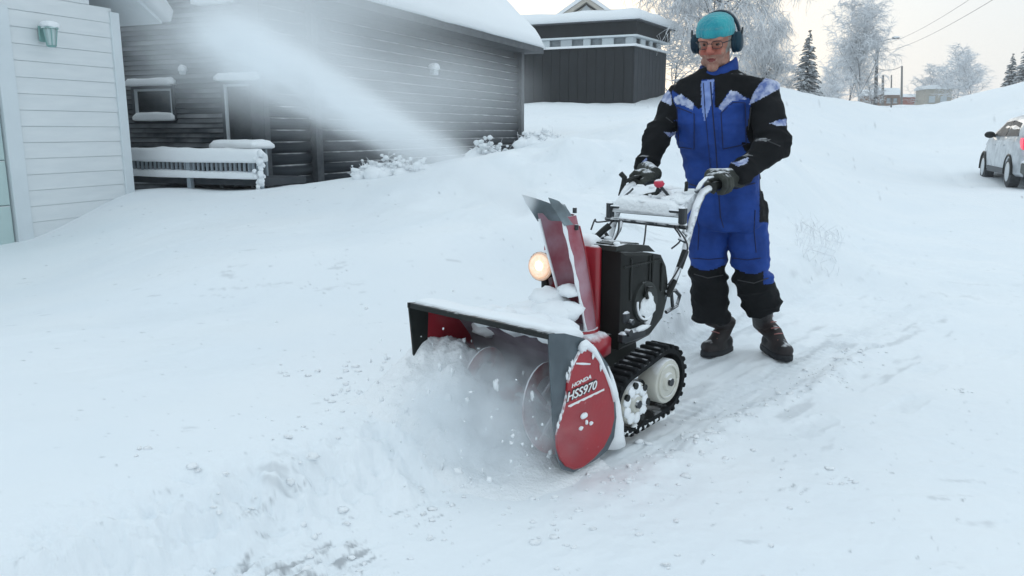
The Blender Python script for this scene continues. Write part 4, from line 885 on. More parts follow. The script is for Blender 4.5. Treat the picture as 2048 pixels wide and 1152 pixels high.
# ---- head frame
hf = unit(V(-.48, -.86, -.32)); hs = unit(np.cross(hf, V(0, 0, 1))); hs = hs if hs[0] > 0 else -hs; hu = np.cross(hs, hf); hu = hu if hu[2] > 0 else -hu
HC = at(1431, 86, 4.06)
HR = np.stack([hs, hf, hu], 1)          # columns: his left, forward, up
def H(x, y, z): return HC + hs * x + hf * y + hu * z
body = MB()
body.ell(H(0, -.012, .03), (.080, .100, .098), n=24, k=16, rot=HR)
body.ell(H(0, .022, -.050), (.060, .066, .070), n=20, k=12, rot=HR); body.ell(H(0, .066, -.103), (.030, .024, .022), n=14, k=8, rot=HR)
for s in (-1, 1):
    body.ell(H(s * .040, .062, -.028), (.026, .028, .026), n=12, k=8, rot=HR); body.ell(H(s * .032, .082, .036), (.032, .018, .013), n=12, k=8, rot=HR)
    body.ell(H(s * .080, -.005, -.005), (.012, .022, .032), n=10, k=8, rot=HR); body.ell(H(s * .048, .02, -.082), (.022, .035, .022), n=12, k=8, rot=HR)
body.tube([H(0, .088, .026), H(0, .104, .004), H(0, .118, -.016), H(0, .106, -.028)], [.010, .012, .016, .012], 12)
for s in (-1, 1): body.ell(H(s * .013, .099, -.021), (.010, .012, .009), n=10, k=6, rot=HR)
body.ell(H(0, .084, -.050), (.024, .014, .007), n=14, k=8, rot=HR); body.ell(H(0, .080, -.070), (.022, .013, .008), n=14, k=8, rot=HR)
nk = at(1437, 150, 4.10)
body.tube([H(0, -.02, -.03), lerp(H(0, -.01, -.09), nk, .4), nk, nk - V(0, 0, .08)], [.062, .060, .064, .075], 16)
body.rings(torso_rings(.74))
for a_, b_, c_ in ((shR, elR, wrR), (shL, elL, wrL)): body.tube([lerp(a_, nk - V(0, 0, .12), .3), a_, lerp(a_, b_, .5), b_, lerp(b_, c_, .4), c_], [.045, .050, .044, .036, .036, .028], 12)
for a_, b_, c_ in ((hipR, knR, anR), (hipL, knL, anL)): body.tube([a_ + V(0, 0, .12), a_, lerp(a_, b_, .5), b_, lerp(b_, c_, .4), c_, c_ - V(0, 0, .03)], [.06, .075, .066, .050, .042, .028, .026], 12)
me = vox(body, .0055, 3)
fc, fn = fcent(me); q = (fc - HC) @ HR; mi = np.zeros(len(fc), int)
x_, y_, z_ = q[:, 0], q[:, 1], q[:, 2]
mi[(z_ < -.028) & (y_ > .02) & (z_ > -.14) & ~((np.abs(x_) < .020) & (z_ > -.032))] = 2
mi[(np.abs(x_) < .05) & (y_ > .07) & (z_ > -.036) & (z_ < .0) | ((x_ ** 2 + (z_ + .012) ** 2 < .02 ** 2) & (y_ > .09))] = 1
mi[(y_ > .07) & ((x_ / .021) ** 2 + ((z_ + .060) / .0095) ** 2 < 1)] = 3
mi[(y_ < .03) & (np.abs(x_) > .055) & (z_ < .03) & (z_ > -.045)] = 4
for k in ('skin', 'skin_red', 'stubble', 'lips', 'hair'): me.materials.append(M[k])
me.polygons.foreach_set('material_index', mi); me.polygons.foreach_set('use_smooth', [True] * len(mi)); shift(me); me.name = 'body'; bo = link('body', me, pers)
for s in (-1, 1):
    b = MB(); b.ell(H(s * .031, .0730, .010), (.012, .012, .0065), n=12, k=8, rot=HR); e_ = link('eye', shift(b.mesh('eye', M['eye'], True)), bo)
    b = MB(); b.ell(H(s * .031, .0830, .009), (.0048, .004, .0045), n=10, k=6, rot=HR); link('iris', shift(b.mesh('iris', M['pupil'], True)), bo)
    b = MB(); b.tube([H(s * .014, .090, .036), H(s * .034, .092, .042), H(s * .052, .080, .036)], [.004, .005, .003], 6); link('eyebrow', shift(b.mesh('eyebrow', M['hair'], True)), bo)
# glasses
gs = MB()
for s in (-1, 1):
    pts = [H(s * (.034 + .025 * math.copysign(abs(math.cos(t)) ** .7, math.cos(t))), .101 - .010 * abs(math.cos(t)) * (1 if s * math.cos(t) * s > 0 else .2), .012 + .018 * math.copysign(abs(math.sin(t)) ** .7, math.sin(t))) for t in np.linspace(0, 2 * math.pi, 21)]
    gs.tube(pts, .0016, 6); gs.tube([H(s * .058, .092, .018), H(s * .080, .05, .018), H(s * .084, -.01, .014)], .0026, 6)
gs.tube([H(-.010, .102, .016), H(0, .106, .02), H(.010, .102, .016)], .002, 6)
go = link('glasses', shift(gs.mesh('glasses', M['glasses'], True)), pers)
for s in (-1, 1):
    b = MB(); p4 = [H(s * (.034 + .023 * math.cos(t)), .0995, .012 + .016 * math.sin(t)) for t in np.linspace(0, 2 * math.pi, 14, endpoint=False)]; b.rings([p4, [p + hf * .0015 for p in p4]]); link('lens', shift(b.mesh('lens', M['lens'])), go)
# beanie
rg = []
for i, (zz, kx, ky, yo) in enumerate(((.036, .0860, .1045, -.006), (.038, .0900, .1085, -.006), (.060, .0920, .1105, -.008), (.078, .0905, .1085, -.010), (.081, .0875, .1055, -.010), (.100, .0830, .1010, -.014), (.116, .0700, .0860, -.018), (.128, .053, .065, -.02), (.135, .033, .040, -.022), (.138, .010, .012, -.022))):
    row = []
    for a in np.linspace(0, 2 * math.pi, 40, endpoint=False):
        nz = 1 + .018 * mnoise.noise(Vector((math.cos(a) * 3, math.sin(a) * 3, i * .5))) + (.008 * math.sin(a * 40 * .5) if 1 <= i <= 8 else 0)
        row.append(H(kx * nz * math.cos(a), yo + ky * nz * math.sin(a), zz + (.012 * max(0, -math.sin(a)) * -1.6 if i < 4 else 0) + .006 * math.sin(a) * (i < 4)))
    rg.append(row)
b = MB(); b.rings(rg); be = link('beanie', shift(b.mesh('beanie', M['beanie'], True)), pers)
# ear defenders
em = empty('ear_defenders', (0, 0, 0)); em.parent = pers
b = MB(); pts = [H(.106 * math.cos(t), -.045 - .04 * math.sin(t), .01 + .124 * math.sin(t)) for t in np.linspace(R(2), R(178), 26)]
rg = []
for i, p in enumerate(pts):
    t = unit(pts[min(i + 1, 25)] - pts[max(i - 1, 0)]); nn = unit(np.cross(t, hf)); rg.append([p + hf * u * .014 + nn * v * .005 for u, v in ((-1, -1), (1, -1), (1, 1), (-1, 1))])
b.rings(rg); link('headband', shift(b.mesh('headband', M['muff'], True)), em)
for s in (-1, 1):
    b = MB(); rg = []
    for dx, r1 in ((.076, .034), (.080, .044), (.092, .046), (.094, .040), (.100, .044), (.116, .041), (.124, .030), (.126, .008)):
        rg.append([H(s * dx, -.022 + r1 * .88 * math.cos(a), -.004 + r1 * 1.12 * math.sin(a)) for a in np.linspace(0, 2 * math.pi, 22, endpoint=False)])
    b.rings(rg); cu = link('ear_cup', shift(b.mesh('ear_cup', M['muff'], True)), em)
    b = MB(); b.tube([H(s * .122, -.022, .03), H(s * .124, -.035, .06)], .005, 6); link('band_clip', shift(b.mesh('band_clip', M['metal_dark'])), cu)

# ---- overalls
su = MB(); su.rings(torso_rings(1.0))
def sleeve(a, bb, c, grow=1.0):
    neck = nk - V(0, 0, .12)
    su.tube([lerp(a, neck, .45), lerp(a, neck, .15), a, lerp(a, bb, .35), lerp(a, bb, .75), bb, lerp(bb, c, .3), lerp(bb, c, .7), c, lerp(bb, c, 1.06)], [.085 * grow, .094 * grow, .096 * grow, .090 * grow, .083 * grow, .082 * grow, .078 * grow, .064 * grow, .052 * grow, .048 * grow], 18)
sleeve(shR, elR, wrR, .76); sleeve(shL, elL, wrL, .88)
def trouser(h, k, a, cuff):
    d = cuff
    su.tube([h + V(0, 0, .10), h, lerp(h, k, .4), lerp(h, k, .8), k, lerp(k, d, .35), lerp(k, d, .75), d, d - V(0, 0, .012)], [.098, .106, .100, .092, .093, .094, .093, .092, .084], 18)
cfR = at(1423, 636, 4.20); cfL = at(1526, 615, 4.13)
trouser(hipR, knR, anR, cfR); trouser(hipL, knL, anL, cfL)
me = vox(su, .0062, 5)
c = coords(me); n = normals(me)
def d3(c, sc, seed, st=(1, 1, 1)): return np.array([mnoise.noise(Vector((p[0] * sc * st[0] + seed, p[1] * sc * st[1], p[2] * sc * st[2]))) for p in c])
arm_d = np.minimum.reduce([segd(c, shR, elR, .09, .08), segd(c, elR, wrR, .08, .06), segd(c, shL, elL, .10, .09), segd(c, elL, wrL, .09, .06)])
leg_m = c[:, 2] < .68
fold = 1.2 - np.abs(d3(c, 6.0, 3, (1, 1, 2.2))) * 3.4
fold2 = 1 - np.abs(d3(c, 15, 9, (1, 1, 1.8))) * 2.4
near_joint = np.clip(1.4 - np.minimum.reduce([np.linalg.norm(c - k, axis=1) for k in (elR, elL, knR, knL, wrR, wrL, cfR, cfL, hipR, hipL)]) / .12, .35, 1)
amp = np.where(arm_d < 1.15, .016, np.where(leg_m, .017, .014)) * near_joint
c2 = c + n * (fold * amp + fold2 * amp * .45)[:, None]
# waist gather, chest pockets and fly as raised relief
p2 = proj(c2); front = (n @ tf) > .15
zipm = front & (arm_d > 1.2) & (np.abs(p2[:, 0] - (1414 + (p2[:, 1] - 160) * .10)) < 9) & (p2[:, 1] > 158) & (p2[:, 1] < 440); c2[zipm] += n[zipm] * .006
for poly in ([(1352, 203), (1388, 218), (1388, 300), (1356, 295)], [(1437, 218), (1492, 200), (1492, 290), (1440, 300)]):
    m_ = front & (arm_d > 1.2) & inpoly(p2, poly); c2[m_] += n[m_] * .008
wm = np.abs(c2[:, 2] - .93) < .03; c2[wm & (arm_d > 1.3)] -= n[wm & (arm_d > 1.3)] * .006
me.vertices.foreach_set('co', c2.ravel()); me.update()
fc, fn = fcent(me); pp = proj(fc); mi = np.zeros(len(fc), int)       # 0 blue 1 black 2 silver 3 light
ad = np.minimum.reduce([segd(fc, shR, elR, .088, .08), segd(fc, elR, wrR, .085, .06), segd(fc, shL, elL, .096, .09), segd(fc, elL, wrL, .09, .06)])
fr = (fn @ unit(V(-.25, -.97, 0))) > -.1
isarm = (ad < 1.22 + .35 * ((pp[:, 1] > 285) & (pp[:, 0] > 1448))) & (fc[:, 2] > .85) & ~(inpoly(pp, [(1345, 150), (1500, 150), (1503, 200), (1495, 250), (1475, 285), (1440, 330), (1425, 345), (1370, 400), (1350, 280), (1343, 215)]) & fr & (ad > .9))
# yoke
yb = np.interp(pp[:, 0], [1300, 1346, 1397, 1403, 1404, 1428, 1430, 1437, 1459, 1500, 1600], [200, 181, 218, 214, 160, 158, 214, 214, 182, 198, 200])
mi[(~isarm) & fr & (pp[:, 1] < yb)] = 1
mi[(~isarm) & ~fr & (fc[:, 2] > 1.32)] = 1
mi[isarm] = 1
mi[(fc[:, 2] < .505 + .012 * np.sin(fc[:, 0] * 30)) ] = 1
mi[fr & (fc[:, 2] < .53) & (fc[:, 2] > .44) & (pp[:, 0] > 1527)] = 0
mi[(~isarm) & (pp[:, 0] > 1519) & (pp[:, 1] > 340) & (pp[:, 1] < 445)] = 1
for poly, k in (([(1498, 210), (1506, 188), (1519, 168), (1534, 153), (1566, 156), (1566, 174), (1525, 196)], 2), ([(1312, 178), (1326, 160), (1343, 190), (1343, 212), (1330, 205), (1312, 196)], 2),
                ([(1347, 196), (1362, 188), (1388, 207), (1386, 221), (1368, 211), (1350, 207)], 2), ([(1437, 215), (1461, 181), (1473, 183), (1495, 199), (1466, 201), (1444, 222)], 2),
                ([(1402, 163), (1428, 158), (1424, 205), (1409, 245), (1403, 215)], 3),
                ([(1540, 247), (1556, 240), (1573, 237), (1573, 251), (1555, 252)], 2), ([(1462, 325), (1478, 322), (1497, 314), (1495, 326), (1476, 333)], 2), ([(1326, 262), (1338, 266), (1352, 263), (1352, 271), (1338, 274)], 2), ([(1278, 330), (1292, 316), (1297, 318), (1282, 333)], 2)):
    mi[fr & inpoly(pp, poly)] = k
# scuffed, uneven edge to the reflective patches
for k in ('suit_blue', 'suit_black', 'suit_silver', 'suit_light'): me.materials.append(M[k])
me.polygons.foreach_set('material_index', mi); me.polygons.foreach_set('use_smooth', [True] * len(mi))
from mathutils.bvhtree import BVHTree
_vs = coords(me); _bv = BVHTree.FromPolygons(_vs.tolist(), [tuple(p.vertices) for p in me.polygons])
def on_suit(px, py):
    h = _bv.ray_cast(Vector((0, 0, CAM_H)), Vector(ray(px, py)).normalized()); return (np.array(h[0]), np.array(h[1])) if h[0] is not None else None
def seam(name, pts, m, r, par, lift=.001):
    P = []
    for (x0, y0), (x1, y1) in zip(pts[:-1], pts[1:]):
        n_s = max(2, int(math.hypot(x1 - x0, y1 - y0) / 6))
        for k in range(n_s + (1 if (x1, y1) == pts[-1] else 0)):
            h = on_suit(x0 + (x1 - x0) * k / n_s, y0 + (y1 - y0) * k / n_s)
            if h is not None: P.append(h[0] + h[1] * lift)
    P = [p for k, p in enumerate(P) if k == 0 or np.linalg.norm(p - P[k - 1]) < .06]
    if len(P) > 2: b = MB(); b.tube(P, r, 6); link(name, shift(b.mesh(name, m, True)), par)
seams = []
shift(me); me.name = 'overalls'; ovo = link('overalls', me, pers)
seam('zip', [(1421, 164), (1426, 230), (1432, 300), (1437, 380), (1441, 436)], M['suit_dark'], .0035, ovo)
seam('zip_flap_seam', [(1407, 166), (1411, 230), (1418, 300), (1424, 380)], M['suit_dark'], .002, ovo)
for pk in ([(1354, 214), (1388, 228), (1388, 298), (1358, 294), (1354, 214)], [(1442, 226), (1466, 205), (1490, 206), (1492, 288), (1446, 298), (1442, 226)]): seam('pocket_seam', pk, M['suit_dark'], .0026, ovo)
seam('waist_seam', [(1372, 366), (1400, 374), (1440, 378), (1480, 374), (1510, 366)], M['suit_dark'], .004, ovo, 0)
for pk in ([(1390, 420), (1398, 455), (1396, 500)], [(1510, 420), (1508, 460), (1512, 505)], [(1442, 436), (1447, 455)], [(1384, 516), (1418, 519), (1448, 516)], [(1466, 516), (1495, 520), (1522, 516)]): seam('leg_seam', pk, M['suit_dark'], .0026, ovo)
for pk in ([(1388, 548), (1416, 556), (1446, 550)], [(1476, 560), (1508, 566), (1536, 556)], [(1332, 235), (1345, 245)], [(1534, 282), (1560, 292)], [(1502, 215), (1496, 260)]): seam('panel_seam', pk, M['suit_black2'], .003, ovo)
# collar
rg = []
for i, (zz, r1) in enumerate(((-.03, .098), (.01, .094), (.045, .088), (.062, .082), (.058, .074), (.0, .072))):
    c0_ = lerp(nk, H(0, -.01, -.10), .35) + V(0, 0, zz - .03); row = []
    for a in np.linspace(0, 2 * math.pi, 28, endpoint=False):
        ca, sa = math.cos(a), math.sin(a); nz = 1 + .03 * mnoise.noise(Vector((ca * 2, sa * 2, i * .4)))
        dz = -.030 * max(0, sa) * (zz > 0) + .035 * max(0, ca) * (zz > 0); row.append(c0_ + tl * ca * r1 * 1.05 * nz + tf * sa * r1 * .98 * nz + V(0, 0, dz))
    rg.append(row)
b = MB(); b.rings(rg); link('collar', shift(b.mesh('collar', M['suit_blue'], True)), pers)
b = MB(); zp = [at(1416 + (py - 165) * .09, py, 3.99 - .0 * i) for i, py in enumerate((170, 210, 260, 320, 380, 430))]
# ---- gloves
def glove(gc, X, Yd, Zd, wr, name='glove'):
    """X along the grip (thumb side +), Yd over the top to the finger side, Zd up out of the palm"""
    g = MB(); P = lambda x, y, z: gc + X * x + Yd * y + Zd * z
    g.ell(P(0, -.028, .030), (.050, .046, .026), n=18, k=10, rot=np.stack([X, Yd, Zd], 1)); g.ell(P(0, .004, .044), (.050, .026, .018), n=18, k=10, rot=np.stack([X, Yd, Zd], 1))
    for i, (fx, ln) in enumerate(((.036, .98), (.012, 1.08), (-.012, 1.0), (-.034, .84))):
        g.tube([P(fx, -.01, .040), P(fx * 1.02, .022, .044), P(fx * 1.02, .044 * ln, .026), P(fx, .048 * ln, -.004), P(fx * .98, .032, -.028 * ln), P(fx * .96, .010, -.034 * ln)], [.013, .0145, .0140, .0135, .0125, .0105], 10)
    g.tube([P(.030, -.045, .020), P(.056, -.032, .004), P(.060, -.014, -.014), P(.048, .006, -.030)], [.016, .016, .0145, .012], 10)
    pw = P(-.012, -.055, .035); g.tube([P(0, -.03, .03), pw, lerp(pw, wr, .5), wr, lerp(pw, wr, 1.15)], [.034, .036, .040, .046, .050], 14)
    me = vox(g, .0032, 3); me.materials.append(M['glove']); me.polygons.foreach_set('use_smooth', [True] * len(me.polygons)); shift(me); me.name = name; return link(name, me, pers)
def Wm(a, b_, z): return W(a, b_, z)
XA = unit(-A + V(0, 0, -.03))
gR = Wm(1.335, -HB, .962); gL = Wm(1.345, HB, .962)
zR = unit(wrR - gR); YR = unit(np.cross(V(0, 0, 1), XA)); 
# right hand (image left): fingers wrap on the camera-away side; left hand: fingers wrap on the outer, camera side
for gc, side, wr_ in ((gR, -1, wrR), (gL, 1, wrL)):
    Yd = B * side; Zd = unit(np.cross(XA, Yd)); Zd = Zd if Zd[2] > 0 else -Zd
    glove(gc, XA, Yd, Zd, wr_)
# ---- boots
def boot(heel, toe, ankle, top, roll=0):
    bt = empty('boot', (0, 0, 0)); bt.parent = pers; f = unit((toe - heel) * V(1, 1, 1)); s_ = unit(np.cross(f, V(0, 0, 1))); u = np.cross(s_, f); ln = np.linalg.norm(toe - heel)
    def P(x, y, z): return heel + f * x * ln + s_ * y + u * z
    def outline(k, z):
        o = []
        for t in np.linspace(0, 2 * math.pi, 22, endpoint=False):
            x = .5 - .5 * math.cos(t); wd = .036 + .014 * math.sin(min(1, max(0, (x - .25) / .75)) * math.pi * .85); o.append(P(.5 + (x - .5) * k, math.sin(t) ** 1 * wd * k * 1.0 / max(.35, abs(math.sin(t)) ** .45) if abs(math.sin(t)) > 1e-6 else 0, z))
        return o
    b = MB(); b.rings([outline(1.02, 0), outline(1.06, .008), outline(1.05, .028), outline(1.0, .034)]); link('sole', shift(b.mesh('sole', M['sole'], True)), bt)
    b = MB(); b.rings([outline(1.0, .03), outline(1.0, .045), outline(.93, .065), outline(.80, .078)])
    b.ell(P(.80, 0, .052), (.046, .05, .036), n=16, k=10, rot=np.stack([s_, f, u], 1)); b.ell(P(.22, 0, .06), (.038, .05, .045), n=16, k=10, rot=np.stack([s_, f, u], 1))
    b.tube([P(.75, 0, .055), P(.55, 0, .078), P(.38, 0, .11), ankle, top], [.036, .042, .048, .054, .060], 16)
    me = vox(b, .005, 4); me.materials.append(M['boot']); me.polygons.foreach_set('use_smooth', [True] * len(me.polygons)); link('upper', shift(me), bt)
    b = MB()
    for i in range(5):
        q_ = lerp(P(.66, 0, .098), ankle + f * .052 + u * .05, i / 4); b.tube([q_ - s_ * .026, q_ + f * .005 + u * .004, q_ + s_ * .026], .0032, 6)
    link('laces', shift(b.mesh('laces', M['lace'], True)), bt)
    b = MB()
    q_ = P(.62, 0, .085); b.tube([P(.68, -.040, .055), P(.70, -.01, .088), P(.66, .03, .075)], [.004, .008, .004], 8); blob(b, P(.9, .01, .055), (.018, .015, .006), 3); link('stuck_snow', shift(b.mesh('stuck_snow', M['snow'], True)), bt)
toeR, heelR = V(1.035, 4.170, .0), V(1.215, 4.30, .0)
toeL, heelL = V(1.468, 4.085, .0), V(1.395, 4.305, .012)
boot(heelR, toeR, V(1.180, 4.275, .16), lerp(cfR, knR, .06)); boot(heelL, toeL, V(1.372, 4.265, .17), lerp(cfL, knL, .06))
# ------------------------------------------------------------------ car at the right edge
cdir = unit(V(.35, .937, 0)); cr_ = V(cdir[1], -cdir[0], 0)       # forward, to its right
rw = at(2010, 369, 16.7); cz = ground_z(rw[0] + .8, rw[1] + 1) ; 
car = empty('parked_car', (float(rw[0]), float(rw[1]), cz), math.atan2(cdir[1], cdir[0]), label='white salt-dusted hatchback with red tail lights on the snowy road at the right edge', cat='car')
# local: x forward, y to its left; rear-left wheel at origin
Wc = 1.78
def section(x):
    """half profile heights at station x (rear bumper -0.85 .. nose 3.45)"""
    sill = .24; belt = np.interp(x, [-.86, -.6, 0, 1.5, 2.2, 3.1, 3.45], [.88, .98, 1.0, .97, .95, .80, .62]); roof = np.interp(x, [-.80, -.62, -.35, .2, 1.0, 1.45, 2.15, 2.5, 3.1, 3.45], [.92, 1.10, 1.38, 1.47, 1.48, 1.44, 1.06, .99, .84, .64])
    hw = np.interp(x, [-.86, -.7, -.3, .5, 2.4, 3.1, 3.45], [.62, .80, .875, .89, .88, .80, .60]); return sill, belt, max(roof, belt + .01), hw
b = MB(); rg = []
for x in np.concatenate([[-.86, -.84, -.78], np.linspace(-.7, 3.3, 34), [3.38, 3.45]]):
    sill, belt, roof, hw = section(x); tum = .24 * min(1, (roof - belt) / .45); row = []
    pts = [(0, sill), (hw * .9, sill), (hw * .985, sill + .06), (hw * 1.0, .55), (hw * .995, belt - .08), (hw * .965, belt), (hw - tum * .45, belt + (roof - belt) * .5), (hw - tum * .85, belt + (roof - belt) * .88), (hw - tum - .12, belt + (roof - belt) * .98), (0, roof + .015)]
    row = [(x, -Wc / 2 + p[0], p[1]) for p in pts] + [(x, -Wc / 2 - p[0], p[1]) for p in pts[-2:0:-1]]; rg.append(row)
b.rings(rg); b.build('car_body', M['carpaint'], car, smooth=True)
def side_y(x, z):
    sill, belt, roof, hw = section(x); tum = .24 * min(1, (roof - belt) / .45)
    return -Wc / 2 + float(np.interp(z, [sill, .55, belt, belt + (roof - belt) * .5, belt + (roof - belt) * .88], [hw * .97, hw, hw * .965, hw - tum * .45, hw - tum * .85]))
def side_panel(name, poly, m, off=.016, sgn=1, par=None):
    b = MB(); A1 = [(x, (side_y(x, z) + off), z) for x, z in poly]; A0 = [(x, side_y(x, z) - .01, z) for x, z in poly]
    if sgn < 0: A1 = [(x, -Wc - y, z) for x, y, z in A1]; A0 = [(x, -Wc - y, z) for x, y, z in A0]
    b.rings([A0, A1]); return b.build(name, m, par or car)
for sgn in (1, -1):
    side_panel('side_window', [(-.35, 1.04), (-.10, 1.30), (.55, 1.36), (.62, 1.03)], M['carglass'], sgn=sgn); side_panel('side_window', [(.68, 1.03), (.62, 1.36), (1.30, 1.33), (1.92, 1.03)], M['carglass'], sgn=sgn)
    side_panel('sill_trim', [(.42, .25), (.42, .38), (2.2, .38), (2.2, .25)], M['frame_dark'], sgn=sgn)
    for x0, x1 in ((.38, .395), (.65, .665), (1.72, 1.735)): side_panel('door_gap', [(x0, .36), (x0 - (.0), .96), (x1, .96), (x1, .36)], M['frame_dark'], off=.003, sgn=sgn)
    for x0 in (.52, 1.45): side_panel('door_handle', [(x0, .83), (x0 + .15, .83), (x0 + .15, .86), (x0, .86)], M['carpaint'], off=.03, sgn=sgn)
    y = side_y(1.8, 1.05) if sgn > 0 else -Wc - side_y(1.8, 1.05)
    b = MB(); b.ell((1.82, y + sgn * .12, 1.06), (.07, .11, .075), n=12, k=8); b.tube([(1.84, y - sgn * .02, 1.02), (1.83, y + sgn * .06, 1.04)], .025, 8); b.build('wing_mirror', M['black'], car, smooth=True)
for x, sgn in ((0, 1), (2.65, 1), (0, -1), (2.65, -1)):
    y = (0 if sgn > 0 else -Wc) ; yo = y - sgn * .02
    b = MB(); b.tube([(x, yo - sgn * .20, .315), (x, yo - sgn * .19, .315), (x, yo - sgn * .01, .315), (x, yo + sgn * .012, .315)], [.27, .318, .318, .275], 28); w_ = b.build('wheel', M['tyre'], car, sharp=40)
    b = MB(); b.tube([(x, yo + sgn * .012, .315), (x, yo + sgn * .018, .315)], [.20, .19], 24); rm = b.build('rim', M['rim'], w_, sharp=40)
    b = MB(); b.tube([(x + .34 * math.cos(t), yo + sgn * .006, .315 + .345 * math.sin(t)) for t in np.linspace(-.15, math.pi + .15, 16)], .030, 6); b.build('wheel_arch', M['black'], car)
b = MB(); b.box((-.80, -Wc / 2, .42), (.16, 1.62, .26), bev=.05); b.build('rear_bumper', M['car_rear'], car, sharp=50)
b = MB(); b.box((-.83, -Wc / 2, .28), (.14, 1.50, .12), bev=.03); b.build('diffuser', M['black'], car)
b = MB(); b.prism([(-.86, .55), (-.875, .56), (-.84, .90), (-.80, .92), (-.82, .55)], -Wc / 2 - .62, -Wc / 2 + .62); b.build('tailgate', M['car_rear'], car)
b = MB(); b.prism([(-.84, .96), (-.66, 1.13), (-.42, 1.37), (-.40, 1.34), (-.6, 1.1), (-.8, .93)], -Wc / 2 - .56, -Wc / 2 + .56); b.build('rear_window', M['carglass'], car)
for sgn in (1, -1):
    yc = -Wc / 2 + sgn * .68; b = MB(); b.prism([(-.875, .78), (-.885, .80), (-.84, .98), (-.62, 1.01), (-.58, .93), (-.7, .82)], yc - .14, yc + .155); b.build('tail_light', M['tail'], car)
b = MB(); b.box((-.89, -Wc / 2, .66), (.012, .50, .11)); b.build('number_plate', M['white_print'], car)
snow_cap('snow_cap', (-.2, -Wc / 2 + .5, 1.47), (1.3, -Wc / 2 + .5, 1.46), (0, -1.0, 0), .05, car, seg=16)
b = MB()
for i in range(9): blob(b, (-.90, random.uniform(-1.6, -.1), random.choice([.55, .42, .36])), (.03, .09, .03), i)
b.build('stuck_snow', M['snow'], car, smooth=True)

# ------------------------------------------------------------------ trees, shrubs, poles
def tree_mesh(h, seed, spread, levels=4, m=('bark', 'twig'), weep=0., nb=(7, 6, 6, 5), thick=.02, trunk_frac=.25, twig_r=.012, up=.5, wid=1.0):
    rnd = random.Random(seed); tk, tw = MB(), MB()
    def rv(): return Vector((rnd.gauss(0, 1), rnd.gauss(0, 1), rnd.gauss(0, 1))).normalized()
    def grow(p, d, ln, r, lv):
        n = 4 if lv < 2 else 3; pts = [p.copy()]; rs = [r]
        for i in range(n):
            d = (d + rv() * (.18 + .08 * lv) + Vector((0, 0, (-weep * lv * .25) if lv >= 2 else up * .12))).normalized(); p = p + d * ln / n; pts.append(p.copy()); rs.append(r * (1 - .65 * (i + 1) / n))
        (tk if lv <= 1 else tw).tube([tuple(q) for q in pts], [max(q, twig_r * .5) for q in rs], 6 if lv == 0 else (4 if lv == 1 else 3), cap=False)
        if lv >= levels: return
        k = nb[min(lv, len(nb) - 1)]
        for j in range(k):
            t = (trunk_frac + (1 - trunk_frac) * (j + rnd.random()) / k) if lv == 0 else (.2 + .8 * (j + rnd.random()) / k)
            f = t * n; i = min(int(f), n - 1); q = pts[i].lerp(pts[i + 1], f - i); az = rnd.uniform(0, 6.283); 
            side = Vector((math.cos(az), math.sin(az), 0)); dd = (pts[i + 1] - pts[i]).normalized()
            nd = (dd * (.45 if lv else .55) + side * spread * wid + Vector((0, 0, up * (.6 if lv < 2 else .0) - weep * (.5 if lv >= 2 else 0))) + rv() * .2).normalized()
            if lv == 0: grow(q, nd, h * (.45 * (1 - .55 * t) + .08), rs[i] * .5, 1)
            else: grow(q, nd, ln * rnd.uniform(.42, .62), max(rs[i] * .55, twig_r), lv + 1)
    grow(Vector((0, 0, -.3)), Vector((rnd.uniform(-.05, .05), 0, 1)), h * .92, h * thick, 0)
    return tk.mesh('trunk', M[m[0]], True), tw.mesh('crown', M[m[1]], True)
def put_tree(name, px, py, Y, h, label, cat, meshes, group=None, rz=None, sc=1.0):
    p = at(px, py, Y); z = ground_z(p[0], p[1]); o = empty(name, (float(p[0]), float(p[1]), z - .1), random.uniform(0, 6.28) if rz is None else rz, label=label, cat=cat, group=group); o.scale = (sc, sc, sc)
    for n_, me in zip(('trunk', 'crown'), meshes): link(n_, me, o)
    return o
big = tree_mesh(9.0, 5, .75, 4, ('bark', 'twig'), weep=.40, nb=(24, 9, 8, 5), thick=.014, twig_r=.013, up=.5, trunk_frac=.08)
put_tree('birch_tree', 1449, 200, 38, 9, 'large frost-covered birch towering directly behind the man', 'tree', big)
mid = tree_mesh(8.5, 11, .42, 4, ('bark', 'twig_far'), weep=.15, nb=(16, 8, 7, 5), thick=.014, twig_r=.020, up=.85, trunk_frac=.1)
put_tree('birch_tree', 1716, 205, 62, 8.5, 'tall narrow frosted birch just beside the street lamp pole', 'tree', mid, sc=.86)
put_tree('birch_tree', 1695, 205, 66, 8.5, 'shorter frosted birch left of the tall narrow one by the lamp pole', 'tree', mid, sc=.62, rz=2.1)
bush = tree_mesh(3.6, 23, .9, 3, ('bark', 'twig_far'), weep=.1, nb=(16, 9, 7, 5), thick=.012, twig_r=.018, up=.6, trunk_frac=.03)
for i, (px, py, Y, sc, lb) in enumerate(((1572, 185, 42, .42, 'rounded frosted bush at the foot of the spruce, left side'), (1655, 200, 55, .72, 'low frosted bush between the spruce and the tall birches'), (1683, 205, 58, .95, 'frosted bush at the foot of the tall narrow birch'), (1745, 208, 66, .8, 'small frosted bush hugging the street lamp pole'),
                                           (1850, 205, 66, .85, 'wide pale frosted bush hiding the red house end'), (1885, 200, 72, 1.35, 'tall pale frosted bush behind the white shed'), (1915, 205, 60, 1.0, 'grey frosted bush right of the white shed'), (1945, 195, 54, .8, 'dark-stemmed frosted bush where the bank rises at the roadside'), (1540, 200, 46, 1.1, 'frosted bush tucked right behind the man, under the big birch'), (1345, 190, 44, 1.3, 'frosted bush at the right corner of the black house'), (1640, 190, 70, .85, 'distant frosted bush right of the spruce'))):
    put_tree('frosted_bush', px, py, Y, 3.6, lb, 'bush', bush, rz=i * 1.3, sc=sc)
